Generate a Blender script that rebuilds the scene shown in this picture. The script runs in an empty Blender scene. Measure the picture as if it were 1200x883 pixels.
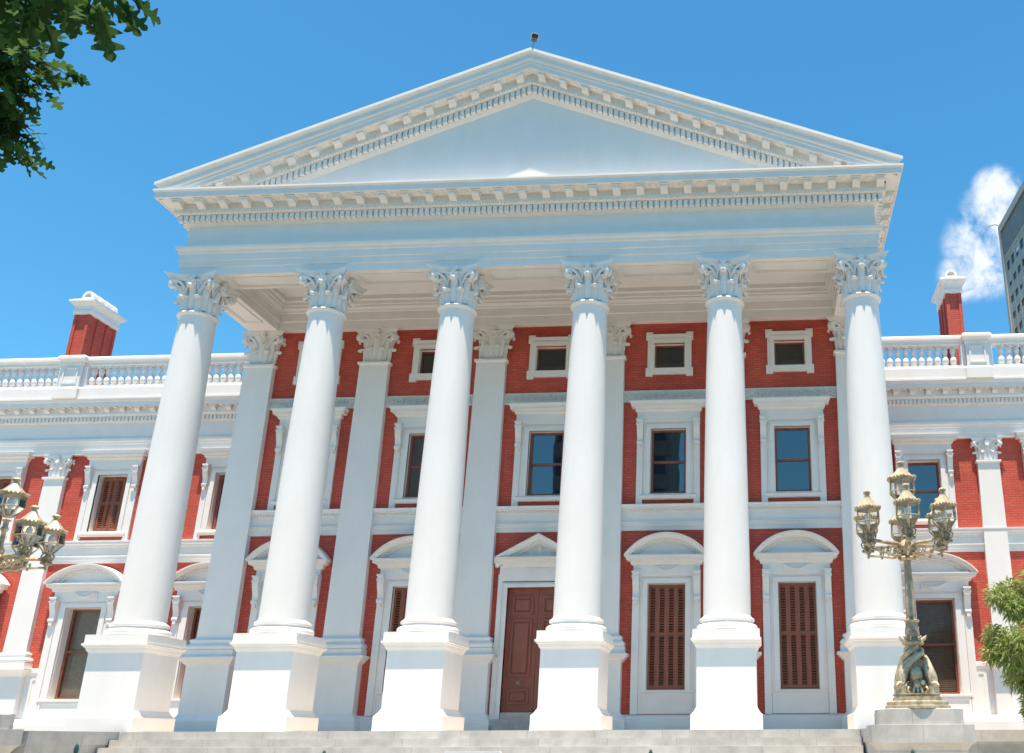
import bpy, bmesh, math, random
from mathutils import Vector, Matrix
random.seed(7)
PI = math.pi
R = math.radians
scene = bpy.context.scene
COL = scene.collection

# ------------------------------------------------------------------ mesh builder
class MB:
    def __init__(self): self.v = []; self.f = []; self.sm = []
    def add(self, vs, fs, smooth=False):
        o = len(self.v); self.v += [tuple(p) for p in vs]
        for f in fs: self.f.append([i + o for i in f]); self.sm.append(smooth)
        return self
    def box(self, x0, x1, y0, y1, z0, z1, sh=None):
        vs = [(x, y, z) for z in (z0, z1) for y in (y0, y1) for x in (x0, x1)]
        if sh: vs = [(x, y, sh(x, z)) for x, y, z in vs]
        return self.add(vs, [(0, 2, 3, 1), (4, 5, 7, 6), (0, 1, 5, 4), (1, 3, 7, 5), (3, 2, 6, 7), (2, 0, 4, 6)])
    def prism(self, poly, a0, a1, axis='x'):
        """poly is a closed outline; axis x: (y,z) run along x; axis y: (x,z) run along y; axis z: (x,y) run up z"""
        n = len(poly)
        def P(p, a): return (a, p[0], p[1]) if axis == 'x' else ((p[0], a, p[1]) if axis == 'y' else (p[0], p[1], a))
        vs = [P(p, a0) for p in poly] + [P(p, a1) for p in poly]
        fs = [tuple(range(n)), tuple(range(2 * n - 1, n - 1, -1))]
        fs += [(i, i + n, (i + 1) % n + n, (i + 1) % n) for i in range(n)]
        return self.add(vs, fs)
    def sweep(self, path, prof, closed=False, caps=False, smooth=False):
        """sweep an (out, z) profile along a plan path; out is to the right of the direction of travel"""
        n = len(path); m = len(prof); vs = []
        def nrm(a, b):
            d = Vector((b[0] - a[0], b[1] - a[1])).normalized(); return Vector((d.y, -d.x))
        for i, p in enumerate(path):
            if closed or 0 < i < n - 1:
                n1 = nrm(path[i - 1], p); n2 = nrm(p, path[(i + 1) % n]); k = (n1 + n2) / (1 + n1.dot(n2))
            elif i == 0: k = nrm(p, path[1])
            else: k = nrm(path[-2], p)
            for o, z in prof: vs.append((p[0] + k.x * o, p[1] + k.y * o, z))
        fs = []
        for i in range(n if closed else n - 1):
            j = (i + 1) % n
            for q in range(m - 1): fs.append((i * m + q, j * m + q, j * m + q + 1, i * m + q + 1))
        if caps and not closed:
            fs.append(tuple(range(m - 1, -1, -1))); fs.append(tuple((n - 1) * m + q for q in range(m)))
        return self.add(vs, fs, smooth)
    def rect_mould(self, hx, hy, prof, cx=0, cy=0, cap=True):
        """profile round a rectangle of half sizes hx, hy plus out; ends closed with flat faces"""
        path = [(cx - hx, cy + hy), (cx - hx, cy - hy), (cx + hx, cy - hy), (cx + hx, cy + hy)]
        b = len(self.v); m = len(prof)
        self.sweep(path, prof, closed=True)
        if cap:
            self.f.append([b + i * m for i in (3, 2, 1, 0)]); self.sm.append(False)
            self.f.append([b + i * m + m - 1 for i in (0, 1, 2, 3)]); self.sm.append(False)
        return self
    def lathe(self, prof, segs=24, c=(0, 0, 0), smooth=True, a0=0.0, cap=True):
        m = len(prof); vs = []; fs = []
        for i in range(segs):
            a = a0 + 2 * PI * i / segs
            for r, z in prof: vs.append((c[0] + r * math.cos(a), c[1] + r * math.sin(a), c[2] + z))
        for i in range(segs):
            j = (i + 1) % segs
            for q in range(m - 1): fs.append((i * m + q, j * m + q, j * m + q + 1, i * m + q + 1))
        if cap:
            fs.append(tuple(i * m for i in range(segs - 1, -1, -1))); fs.append(tuple(i * m + m - 1 for i in range(segs)))
        return self.add(vs, fs, smooth)
    def tube(self, pts, rad, segs=6, flat=1.0):
        pts = [Vector(p) for p in pts]; n = len(pts)
        rr = rad if isinstance(rad, (list, tuple)) else [rad] * n
        vs = []; fs = []; prev = None
        for i, p in enumerate(pts):
            t = (pts[min(i + 1, n - 1)] - pts[max(i - 1, 0)]).normalized()
            if prev is None: prev = Vector((0, 0, 1)) if abs(t.z) < .9 else Vector((0, 1, 0))
            u = (prev - t * prev.dot(t)).normalized(); w = t.cross(u); prev = u
            for k in range(segs):
                a = 2 * PI * k / segs
                vs.append(p + (u * math.cos(a) + w * math.sin(a) * flat) * rr[i])
        for i in range(n - 1):
            for k in range(segs):
                k2 = (k + 1) % segs
                fs.append((i * segs + k, i * segs + k2, (i + 1) * segs + k2, (i + 1) * segs + k))
        fs.append(tuple(range(segs - 1, -1, -1))); fs.append(tuple((n - 1) * segs + k for k in range(segs)))
        return self.add(vs, fs, True)
    def ball(self, c, r, sc=(1, 1, 1), segs=10, rings=6):
        prof = [(max(1e-4, r * math.sin(PI * i / rings)), -r * math.cos(PI * i / rings)) for i in range(rings + 1)]
        b = len(self.v); self.lathe(prof, segs, cap=False)
        for i in range(b, len(self.v)):
            x, y, z = self.v[i]; self.v[i] = (c[0] + x * sc[0], c[1] + y * sc[1], c[2] + z * sc[2])
        return self
    def xf(self, start, M):
        for i in range(start, len(self.v)): self.v[i] = tuple(M @ Vector(self.v[i]))
        return self
    def mesh(self, name, mat, ang=35):
        me = bpy.data.meshes.new(name); me.from_pydata(self.v, [], self.f); me.update()
        bm = bmesh.new(); bm.from_mesh(me); bmesh.ops.recalc_face_normals(bm, faces=bm.faces); bm.to_mesh(me); bm.free()
        me.polygons.foreach_set('use_smooth', self.sm)
        if any(self.sm): me.set_sharp_from_angle(angle=R(ang))
        me.materials.append(mat)
        return me
    def build(self, name, mat, parent=None, loc=(0, 0, 0), rz=0, label=None):
        o = bpy.data.objects.new(name, self.mesh(name, mat)); COL.objects.link(o)
        o.location = loc; o.rotation_euler.z = rz
        if parent is not None: o.parent = parent
        if label: o['label'] = label
        return o

def link_mesh(name, me, parent=None, loc=(0, 0, 0), rz=0):
    o = bpy.data.objects.new(name, me); COL.objects.link(o); o.location = loc; o.rotation_euler.z = rz
    if parent is not None: o.parent = parent
    return o
def empty(name, loc=(0, 0, 0), parent=None, rz=0):
    o = bpy.data.objects.new(name, None); COL.objects.link(o); o.location = loc; o.rotation_euler.z = rz
    if parent is not None: o.parent = parent
    return o
def tag(o, label=None, cat=None, group=None, kind=None):
    if label: o['label'] = label
    if cat: o['category'] = cat
    if group: o['group'] = group
    if kind: o['kind'] = kind
    return o
def copy_tree(o, parent=None, loc=None):
    c = o.copy(); COL.objects.link(c); c.parent = parent
    if loc is not None: c.location = loc
    for ch in list(o.children): copy_tree(ch, c)
    return c

# ------------------------------------------------------------------ materials
def nodes(name):
    m = bpy.data.materials.new(name); m.use_nodes = True
    nt = m.node_tree; b = nt.nodes['Principled BSDF']; return m, nt, b
def N(nt, t, **kw):
    n = nt.nodes.new(t)
    for k, v in kw.items():
        if k in n.inputs: n.inputs[k].default_value = v
        else: setattr(n, k, v)
    return n
def noise_mat(name, c1, c2, scale=3.0, rough=.6, bump=.15, bscale=30, spec=.5, metal=0, streak=0, dist=.01):
    m, nt, b = nodes(name); L = nt.links
    tc = N(nt, 'ShaderNodeTexCoord')
    n1 = N(nt, 'ShaderNodeTexNoise', Scale=scale, Detail=8.0, Roughness=.62)
    src = tc.outputs['Object']
    if streak:
        mp = N(nt, 'ShaderNodeMapping'); mp.inputs['Scale'].default_value = (1, 1, streak); L.new(src, mp.inputs[0]); src = mp.outputs[0]
    L.new(src, n1.inputs['Vector'])
    r = N(nt, 'ShaderNodeValToRGB'); r.color_ramp.elements[0].position = .34; r.color_ramp.elements[1].position = .62
    r.color_ramp.elements[0].color = (*c1, 1); r.color_ramp.elements[1].color = (*c2, 1)
    L.new(n1.outputs['Fac'], r.inputs[0]); L.new(r.outputs[0], b.inputs['Base Color'])
    n2 = N(nt, 'ShaderNodeTexNoise', Scale=bscale, Detail=5.0); L.new(tc.outputs['Object'], n2.inputs['Vector'])
    bp = N(nt, 'ShaderNodeBump', Strength=bump, Distance=dist); L.new(n2.outputs['Fac'], bp.inputs['Height']); L.new(bp.outputs[0], b.inputs['Normal'])
    b.inputs['Roughness'].default_value = rough; b.inputs['Specular IOR Level'].default_value = spec; b.inputs['Metallic'].default_value = metal
    return m
WHITE = noise_mat('white_masonry_paint', (.765, .757, .74), (.81, .805, .795), 1.6, .62, .2, 22, .35, streak=.35)
TRIM = noise_mat('white_trim_paint', (.755, .745, .725), (.80, .79, .775), 2.2, .6, .25, 45, .35)
CARVED = noise_mat('weathered_carved_stone', (.62, .61, .59), (.76, .75, .73), 16, .8, .5, 26, .2, dist=.04)
ROOFM = noise_mat('grey_roof_sheet', (.3, .3, .31), (.38, .38, .39), 2, .5, .1, 20)
WOOD = noise_mat('varnished_brown_wood', (.18, .05, .03), (.27, .085, .052), 2.5, .42, .2, 60, .5, streak=.2)
SHUT = noise_mat('red_brown_shutter_paint', (.21, .075, .045), (.28, .105, .065), 3, .5, .2, 50, .4)
DOORM = noise_mat('dark_red_door_wood', (.24, .082, .056), (.31, .11, .078), 2.2, .45, .15, 50, .4, streak=.25)
BRONZE = noise_mat('weathered_gilt_bronze', (.27, .215, .13), (.58, .49, .34), 10, .42, .5, 60, .5, metal=.2)
PATINA = noise_mat('green_bronze_patina', (.20, .165, .105), (.42, .35, .24), 8, .5, .4, 60, .5, metal=.1)
GREENP = noise_mat('dark_green_iron_paint', (.008, .055, .045), (.015, .08, .065), 6, .35, .1, 60)
CONC = noise_mat('grey_concrete_panel', (.44, .385, .34), (.50, .445, .40), .15, .8, .2, 3)
CONCD = noise_mat('dark_concrete_panel', (.215, .205, .20), (.26, .25, .245), .2, .8, .2, 3)
BARK = noise_mat('oak_bark', (.055, .04, .028), (.13, .10, .075), 12, .9, .9, 25, .2, dist=.05)
BLIND = noise_mat('brown_window_blind', (.30, .205, .15), (.38, .27, .20), 8, .7, .1, 40)
BLACKM = noise_mat('black_plastic', (.02, .02, .022), (.04, .04, .042), 8, .4, .1, 40)
def brick(name, c1, c2, mort, w=.23, h=.080, ms=.011, sideways=False, bump=.6, big=.5):
    m, nt, b = nodes(name); L = nt.links
    tc = N(nt, 'ShaderNodeTexCoord'); sp = N(nt, 'ShaderNodeSeparateXYZ'); L.new(tc.outputs['Object'], sp.inputs[0])
    ad = N(nt, 'ShaderNodeMath', operation='ADD'); L.new(sp.outputs[0], ad.inputs[0]); L.new(sp.outputs[1], ad.inputs[1])
    cb = N(nt, 'ShaderNodeCombineXYZ'); L.new(ad.outputs[0], cb.inputs[0]); L.new(sp.outputs[2], cb.inputs[1])
    t = N(nt, 'ShaderNodeTexBrick', Scale=1.0); t.offset = .5
    t.inputs['Color1'].default_value = (*c1, 1); t.inputs['Color2'].default_value = (*c2, 1); t.inputs['Mortar'].default_value = (*mort, 1)
    t.inputs['Mortar Size'].default_value = ms; t.inputs['Brick Width'].default_value = w; t.inputs['Row Height'].default_value = h
    t.inputs['Mortar Smooth'].default_value = .3
    L.new(cb.outputs[0], t.inputs['Vector'])
    n = N(nt, 'ShaderNodeTexNoise', Scale=big, Detail=9.0, Roughness=.65); L.new(tc.outputs['Object'], n.inputs['Vector'])
    mr = N(nt, 'ShaderNodeMapRange'); mr.inputs[1].default_value = .3; mr.inputs[2].default_value = .7; mr.inputs[3].default_value = .8; mr.inputs[4].default_value = 1.15
    L.new(n.outputs['Fac'], mr.inputs[0])
    mx = N(nt, 'ShaderNodeVectorMath', operation='SCALE'); L.new(t.outputs['Color'], mx.inputs[0]); L.new(mr.outputs[0], mx.inputs['Scale'])
    L.new(mx.outputs[0], b.inputs['Base Color'])
    n2 = N(nt, 'ShaderNodeTexNoise', Scale=40.0, Detail=4.0); L.new(tc.outputs['Object'], n2.inputs['Vector'])
    ma = N(nt, 'ShaderNodeMath', operation='MULTIPLY_ADD'); L.new(n2.outputs['Fac'], ma.inputs[0]); ma.inputs[1].default_value = .35
    sb = N(nt, 'ShaderNodeMath', operation='SUBTRACT'); sb.inputs[0].default_value = 1.0; L.new(t.outputs['Fac'], sb.inputs[1]); L.new(sb.outputs[0], ma.inputs[2])
    bp = N(nt, 'ShaderNodeBump', Strength=bump, Distance=.012); L.new(ma.outputs[0], bp.inputs['Height']); L.new(bp.outputs[0], b.inputs['Normal'])
    b.inputs['Roughness'].default_value = .75; b.inputs['Specular IOR Level'].default_value = .3
    return m
BRICK = brick('red_painted_brick', (.62, .112, .074), (.52, .090, .062), (.42, .080, .06))
STONE = brick('grey_granite_blocks', (.50, .485, .455), (.45, .435, .41), (.31, .29, .26), 1.5, 10.0, .006, bump=.25, big=2.5)
PAVE = brick('pale_paving', (.60, .55, .48), (.55, .51, .44), (.42, .39, .33), .6, .6, .008)
for n in PAVE.node_tree.nodes:          # paving lies flat: pattern in plan
    if n.type == 'COMBXYZ':
        s = [k for k in PAVE.node_tree.nodes if k.type == 'SEPXYZ'][0]
        PAVE.node_tree.links.new(s.outputs[0], n.inputs[0]); PAVE.node_tree.links.new(s.outputs[1], n.inputs[1])
FLOORM = noise_mat('pale_sandstone_floor', (.70, .62, .52), (.78, .71, .61), 1.2, .7, .1, 20)
GROUND = noise_mat('asphalt_and_grass', (.05, .055, .045), (.075, .08, .06), .05, .9, .3, 8)
def glass_mat(name, base, ior=1.9, rough=.015):
    m, nt, b = nodes(name); L = nt.links
    b.inputs['Base Color'].default_value = (*base, 1); b.inputs['Roughness'].default_value = rough; b.inputs['IOR'].default_value = ior
    tc = N(nt, 'ShaderNodeTexCoord'); n2 = N(nt, 'ShaderNodeTexNoise', Scale=1.3, Detail=2.0); L.new(tc.outputs['Object'], n2.inputs['Vector'])
    bp = N(nt, 'ShaderNodeBump', Strength=.02, Distance=.05); L.new(n2.outputs['Fac'], bp.inputs['Height']); L.new(bp.outputs[0], b.inputs['Normal'])
    return m
PANE = glass_mat('dark_window_glass', (.008, .011, .014), 2.3)
PANE_DIM = glass_mat('dim_window_glass', (.030, .034, .030), 1.7)
PANE_TOWER = glass_mat('tower_window_glass', (.02, .025, .03), 1.7, .05)
def clear_mat(name, tint, refl):
    m, nt, b = nodes(name); L = nt.links; nt.nodes.remove(b)
    out = nt.nodes['Material Output']; tr = N(nt, 'ShaderNodeBsdfTransparent'); tr.inputs[0].default_value = (*tint, 1)
    gl = N(nt, 'ShaderNodeBsdfGlossy'); gl.inputs['Roughness'].default_value = .02
    fr = N(nt, 'ShaderNodeFresnel', IOR=1.5); mx = N(nt, 'ShaderNodeMixShader')
    ma = N(nt, 'ShaderNodeMath', operation='MULTIPLY'); L.new(fr.outputs[0], ma.inputs[0]); ma.inputs[1].default_value = refl
    L.new(ma.outputs[0], mx.inputs[0]); L.new(tr.outputs[0], mx.inputs[1]); L.new(gl.outputs[0], mx.inputs[2]); L.new(mx.outputs[0], out.inputs[0])
    return m
CLEAR = clear_mat('clear_sash_glass', (.88, .88, .88), .28)
LANTERN = clear_mat('lantern_glass', (.93, .94, .92), 1.3)
def leaf_mat(name, c1, c2, trans=.3):
    m, nt, b = nodes(name); L = nt.links
    oi = N(nt, 'ShaderNodeTexCoord'); n1 = N(nt, 'ShaderNodeTexNoise', Scale=4.0, Detail=3.0); L.new(oi.outputs['Object'], n1.inputs['Vector'])
    r = N(nt, 'ShaderNodeValToRGB'); r.color_ramp.elements[0].position = .35; r.color_ramp.elements[1].position = .65
    r.color_ramp.elements[0].color = (*c1, 1); r.color_ramp.elements[1].color = (*c2, 1)
    L.new(n1.outputs['Fac'], r.inputs[0]); L.new(r.outputs[0], b.inputs['Base Color']); b.inputs['Roughness'].default_value = .7; b.inputs['Specular IOR Level'].default_value = .06
    tl = N(nt, 'ShaderNodeBsdfTranslucent'); L.new(r.outputs[0], tl.inputs[0]); mx = N(nt, 'ShaderNodeMixShader'); mx.inputs[0].default_value = trans
    out = nt.nodes['Material Output']; L.new(b.outputs[0], mx.inputs[1]); L.new(tl.outputs[0], mx.inputs[2]); L.new(mx.outputs[0], out.inputs[0])
    return m
OAKLEAF = leaf_mat('oak_leaf', (.034, .085, .022), (.10, .18, .05), .45)
SHRUBLEAF = leaf_mat('feathery_leaf', (.22, .31, .08), (.42, .48, .20), .42)

# ------------------------------------------------------------------ camera (solved from the photograph)
CP = dict(X=6.2719, Y=-22.4528, Z=-.2265, yaw=-.053, pitch=.3241, roll=-.0035, f=1093.97, cx=835.5, cy=500.68)
cy_, sy_ = math.cos(CP['yaw']), math.sin(CP['yaw'])
f0 = Vector((sy_, cy_, 0)); r0 = Vector((cy_, -sy_, 0)); c_, s_ = math.cos(CP['pitch']), math.sin(CP['pitch'])
fw = f0 * c_ + Vector((0, 0, s_)); u0 = -f0 * s_ + Vector((0, 0, c_)); c_, s_ = math.cos(CP['roll']), math.sin(CP['roll'])
rt = r0 * c_ + u0 * s_; up = -r0 * s_ + u0 * c_
CAMP = Vector((CP['X'], CP['Y'], CP['Z']))
cam = bpy.data.cameras.new('camera'); co = bpy.data.objects.new('camera', cam); COL.objects.link(co)
co.matrix_world = Matrix(((rt.x, up.x, -fw.x, CAMP.x), (rt.y, up.y, -fw.y, CAMP.y), (rt.z, up.z, -fw.z, CAMP.z), (0, 0, 0, 1)))
cam.sensor_fit = 'HORIZONTAL'; cam.sensor_width = 36; cam.lens = CP['f'] / 1200 * 36
cam.shift_x = (600 - CP['cx']) / 1200; cam.shift_y = (CP['cy'] - 441.5) / 1200; cam.clip_end = 6000; cam.clip_start = .05
scene.camera = co
def along(u, v, d):      # a point at a real distance d from where the photographer stood
    return CAMP + (rt * ((u - CP['cx']) / CP['f']) - up * ((v - CP['cy']) / CP['f']) + fw).normalized() * d

# ------------------------------------------------------------------ light and sky
SUN_EL, SUN_AZ = R(78.2), R(3.0)     # nearly square-on to the facade, a little from the left
w = bpy.data.worlds.new('World'); scene.world = w; w.use_nodes = True; nt = w.node_tree; L = nt.links
sky = nt.nodes.new('ShaderNodeTexSky'); sky.sky_type = 'NISHITA'; sky.sun_disc = False
sky.sun_elevation = SUN_EL; sky.sun_rotation = R(180) + SUN_AZ; sky.air_density = 1.0; sky.dust_density = .3; sky.ozone_density = 1.0
bg = nt.nodes['Background']; bg.inputs[1].default_value = .108
# one drifting cumulus low in the sky to the right, placed by direction
tc = nt.nodes.new('ShaderNodeTexCoord')
nz = N(nt, 'ShaderNodeTexNoise', Scale=26.0, Detail=12.0, Roughness=.6, Distortion=.35); L.new(tc.outputs['Generated'], nz.inputs['Vector'])
def dotmask(d, lo, hi):
    vm = N(nt, 'ShaderNodeVectorMath', operation='DOT_PRODUCT'); nm = N(nt, 'ShaderNodeVectorMath', operation='NORMALIZE')
    L.new(tc.outputs['Generated'], nm.inputs[0]); L.new(nm.outputs[0], vm.inputs[0]); vm.inputs[1].default_value = Vector(d).normalized()
    mr = N(nt, 'ShaderNodeMapRange', interpolation_type='SMOOTHSTEP'); L.new(vm.outputs['Value'], mr.inputs[0])
    mr.inputs[1].default_value = math.cos(R(lo)); mr.inputs[2].default_value = math.cos(R(hi)); return mr.outputs[0]
mk = None
for d, lo, hi in [((.242, .843, .487), 3.4, .4), ((.250, .840, .472), 3.2, .4), ((.252, .828, .503), 2.6, .2), ((.218, .845, .474), 2.3, .0), ((.240, .820, .519), 1.8, .0), ((.230, .86, .455), 2.6, .0), ((.212, .868, .450), 2.0, .0)]:
    o = dotmask(d, lo, hi)
    if mk is None: mk = o
    else:
        mxx = N(nt, 'ShaderNodeMath', operation='MAXIMUM'); L.new(mk, mxx.inputs[0]); L.new(o, mxx.inputs[1]); mk = mxx.outputs[0]
nr = N(nt, 'ShaderNodeMapRange'); L.new(nz.outputs['Fac'], nr.inputs[0]); nr.inputs[1].default_value = .30; nr.inputs[2].default_value = .66
ad = N(nt, 'ShaderNodeMath', operation='MULTIPLY'); L.new(mk, ad.inputs[0]); L.new(nr.outputs[0], ad.inputs[1])
cm = N(nt, 'ShaderNodeMapRange', interpolation_type='SMOOTHSTEP'); L.new(ad.outputs[0], cm.inputs[0]); cm.inputs[1].default_value = .06; cm.inputs[2].default_value = .86; cm.inputs[4].default_value = .86
tn = N(nt, 'ShaderNodeMix', data_type='RGBA', blend_type='MULTIPLY'); tn.inputs[0].default_value = 1; L.new(sky.outputs[0], tn.inputs[6]); tn.inputs[7].default_value = (.68, 1.0, 1.02, 1)
hs = N(nt, 'ShaderNodeHueSaturation', Saturation=1.15, Value=1.0); L.new(tn.outputs[2], hs.inputs['Color'])
cmx = N(nt, 'ShaderNodeMix', data_type='RGBA'); L.new(cm.outputs[0], cmx.inputs[0]); L.new(hs.outputs[0], cmx.inputs[6]); cmx.inputs[7].default_value = (5.2, 5.3, 5.5, 1)
L.new(cmx.outputs[2], bg.inputs[0])
sl = bpy.data.lights.new('sun', 'SUN'); sl.energy = 4.75; sl.angle = R(.53); sl.color = (1, .82, .63)
so = bpy.data.objects.new('sun', sl); COL.objects.link(so)
sd = Vector((-math.sin(SUN_AZ) * math.cos(SUN_EL), -math.cos(SUN_AZ) * math.cos(SUN_EL), math.sin(SUN_EL)))
so.rotation_euler = sd.to_track_quat('Z', 'Y').to_euler(); so.location = (0, -20, 40)
scene.view_settings.view_transform = 'Standard'; scene.view_settings.look = 'None'; scene.view_settings.exposure = 1.0; scene.view_settings.gamma = 1

# ------------------------------------------------------------------ the building
GZ = -1.83
B = empty('columned_building')
tag(B, 'red brick public building with white columns, pediment and balustraded wings', 'building')
HW, YF = 9.45, -.44
CX = [3.6 * (i - 2.5) for i in range(6)]
YW, YP = 3.43, 3.23

# podium the columns stand on
p = MB(); p.box(-8.3, 8.3, -1.0, 3.2, -1.8, 0); p.box(-25, 25, 2.05, 7.2, -1.8, -.004)
pod = p.build('podium', STONE, B)
p = MB(); p.box(-8.25, 8.25, -.96, 3.3, -.02, .004); p.build('floor', FLOORM, pod)

# ---- Corinthian capital
def leaf(mb, ang, r0, z0, h, w, curl, bell, lobes=4):
    nu, nv = 6, 10; gr = [[], []]
    for lay in (0, 1):
        for j in range(nv + 1):
            t = j / nv
            if t < .62: zz = z0 + h * t / .62 * .92; rr = bell(zz) + .055 + .05 * t * t
            else:
                a = (t - .62) / .38 * PI * 1.2; zz = z0 + h * .92 + curl * .42 * math.sin(a); rr = bell(z0 + h * .9) + .075 + curl * .62 * (1 - math.cos(a))
            ww = w * (.80 + .30 * math.sin(PI * min(1, t * 1.15))) * (1 - .22 * abs(math.sin(lobes * PI * t))) * (1 if t < .86 else 1 - (t - .86) * 3.2)
            for i in range(nu + 1):
                s = (i / nu) * 2 - 1
                rad = rr - .075 * s * s + (.018 if i == nu // 2 else 0) - lay * .035
                da = s * ww / max(rr, .2)
                gr[lay].append(mb_pt(ang + da, rad, zz - lay * (.02 if t > .75 else 0)))
    W = nu + 1; fs = []; n = len(gr[0])
    for j in range(nv):
        for i in range(nu):
            a = j * W + i; fs.append((a, a + 1, a + W + 1, a + W)); fs.append((n + a, n + a + W, n + a + W + 1, n + a + 1))
    for j in range(nv):
        for i in (0, nu):
            a = j * W + i; fs.append((a, a + W, n + a + W, n + a))
    a = nv * W
    for i in range(nu): fs.append((a + i, a + i + 1, n + a + i + 1, n + a + i))
    mb.add(gr[0] + gr[1], fs, True)
def mb_pt(a, r, z): return (r * math.sin(a), -r * math.cos(a), z)
def capital():
    mb = MB(); H = 1.07
    def bell(z): t = z / .9; return .395 + .03 * t + .11 * max(0, t - .45) ** 2 * 3
    mb.lathe([(bell(z), z) for z in [0, .1, .2, .3, .4, .5, .6, .7, .8, .88, .92]], 32)
    for k in range(8): leaf(mb, (k + .5) * PI / 4, .44, .01, .40, .142, .14, bell)
    for k in range(8): leaf(mb, k * PI / 4, .44, .05, .68, .150, .155, bell, 5)
    for k in range(4):                       # corner volutes: two stems meeting in a scroll
        a = PI / 4 + k * PI / 2
        for sgn in (-1, 1):
            pts = []; rad = []
            for t in [i / 8 for i in range(9)]:
                aa = a + sgn * (.42 * (1 - t) ** 1.3); zz = .52 + .36 * math.sin(t * PI / 2); rr = bell(.55) + .03 + (.27 * t ** 1.7)
                pts.append(mb_pt(aa + sgn * .045 / max(rr, .1) * t, rr, zz)); rad.append(.03 + .02 * t)
            for i in range(1, 13):
                th = i / 12 * PI * 2.6; q = .115 * (1 - i / 15)
                pts.append(mb_pt(a + sgn * .06, .735 + q * math.sin(th) * .9, .76 + .115 * .0 + q * math.cos(th) + .005)); rad.append(.05 - .0015 * i)
            mb.tube(pts, rad, 6)
        mb.ball(mb_pt(a, .75, .765), .06, segs=8, rings=5)
        # inner helices toward the middle of each face
        b = k * PI / 2
        for sgn in (-1, 1):
            pts = [mb_pt(b + sgn * (.42 - .30 * t), bell(.55) + .05 + .07 * t, .52 + .32 * math.sin(t * PI / 2)) for t in [i / 7 for i in range(8)]]
            for i in range(1, 9):
                th = i / 8 * PI * 2; q = .06 * (1 - i / 11)
                pts.append(mb_pt(b + sgn * (.12 + .09 * math.sin(th) * (1 - i / 10)), .57, .78 + q * math.cos(th)))
            mb.tube(pts, .026, 5)
        # face flower rising over the abacus
        mb.ball(mb_pt(b, .53, .80), .12, (1, .7, 1.25), 10, 7)
        for q in range(5): mb.ball(mb_pt(b + .16 * math.sin(q * 2 * PI / 5) * .7, .585, .82 + .09 * math.cos(q * 2 * PI / 5)), .055, segs=8, rings=5)
        mb.ball(mb_pt(b, .56, .99), .085, (1.1, .6, 1), 8, 6)
    # abacus with hollowed sides
    def ring(s, z):
        out = []
        for k in range(4):
            a = k * PI / 2
            for i in range(9):
                t = i / 8 * 2 - 1; x = t * .685 * s; y = -(.50 + .185 * t * t * (1.0)) * s
                out.append((x * math.cos(a) - y * math.sin(a), x * math.sin(a) + y * math.cos(a), z))
        return out
    rs = [(.88, .895), (.92, .925), (.945, .95), (.945, .985), (1.0, 1.01), (1.03, 1.045), (1.03, H)]
    n = 36; vs = []; fs = []
    for s, z in rs: vs += ring(s, z)
    for j in range(len(rs) - 1):
        for i in range(n): fs.append((j * n + i, j * n + (i + 1) % n, (j + 1) * n + (i + 1) % n, (j + 1) * n + i))
    fs.append(tuple(range(n - 1, -1, -1))); fs.append(tuple((len(rs) - 1) * n + i for i in range(n)))
    mb.add(vs, fs)
    return mb
CAP = capital().mesh('capital', TRIM, 50)
# pilaster capital: the same design flattened against the wall
pc = capital()
for i, (x, y, z) in enumerate(pc.v): pc.v[i] = (x * .98, y * .42, z)
PCAP = pc.mesh('pilaster_capital', TRIM, 50)

# ---- columns
sh = MB()
prof = []
for i in range(25):
    t = i / 24; z = 2.56 + t * (10.66 - 2.56)
    r = .565 if t < .0 else .565 - .118 * (t ** 1.75)
    prof.append((r, z))
prof = [(.61, 2.50), (.60, 2.535)] + prof + [(.452, 10.68), (.50, 10.70), (.522, 10.735), (.50, 10.77), (.455, 10.78)]
sh.lathe(prof, 48)
SHAFT = sh.mesh('column', WHITE)
cb = MB()
def torus(rc, zc, r): return [(rc + r * math.cos(a), zc + r * math.sin(a)) for a in [(-.5 + i / 10) * PI for i in range(11)]]
cb.lathe([(.6, 2.20)] + torus(.645, 2.285, .08) + [(.645, 2.368), (.615, 2.375), (.60, 2.40), (.61, 2.42)] + torus(.61, 2.467, .045) + [(.6, 2.515)], 48)
cb.rect_mould(.77, .77, [(0, 2.002), (0, 2.20)])
CBASE = cb.mesh('column_base', WHITE)
pd = MB()
pd.rect_mould(.68, .68, [(.124, 0.002), (.124, .315), (.12, .33), (.09, .345), (.05, .40), (.015, .46), (0, .48), (0, 1.78), (.01, 1.79), (.015, 1.81), (.035, 1.83), (.05, 1.865), (.06, 1.90), (.09, 1.915), (.095, 1.935), (.125, 1.955), (.125, 2.0)])
PED = pd.mesh('pedestal', WHITE)
for x in CX:
    c = link_mesh('column', SHAFT, B, (x, 0, 0))
    link_mesh('capital', CAP, c, (0, 0, 10.775)); link_mesh('column_base', CBASE, c); link_mesh('pedestal', PED, c)

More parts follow.
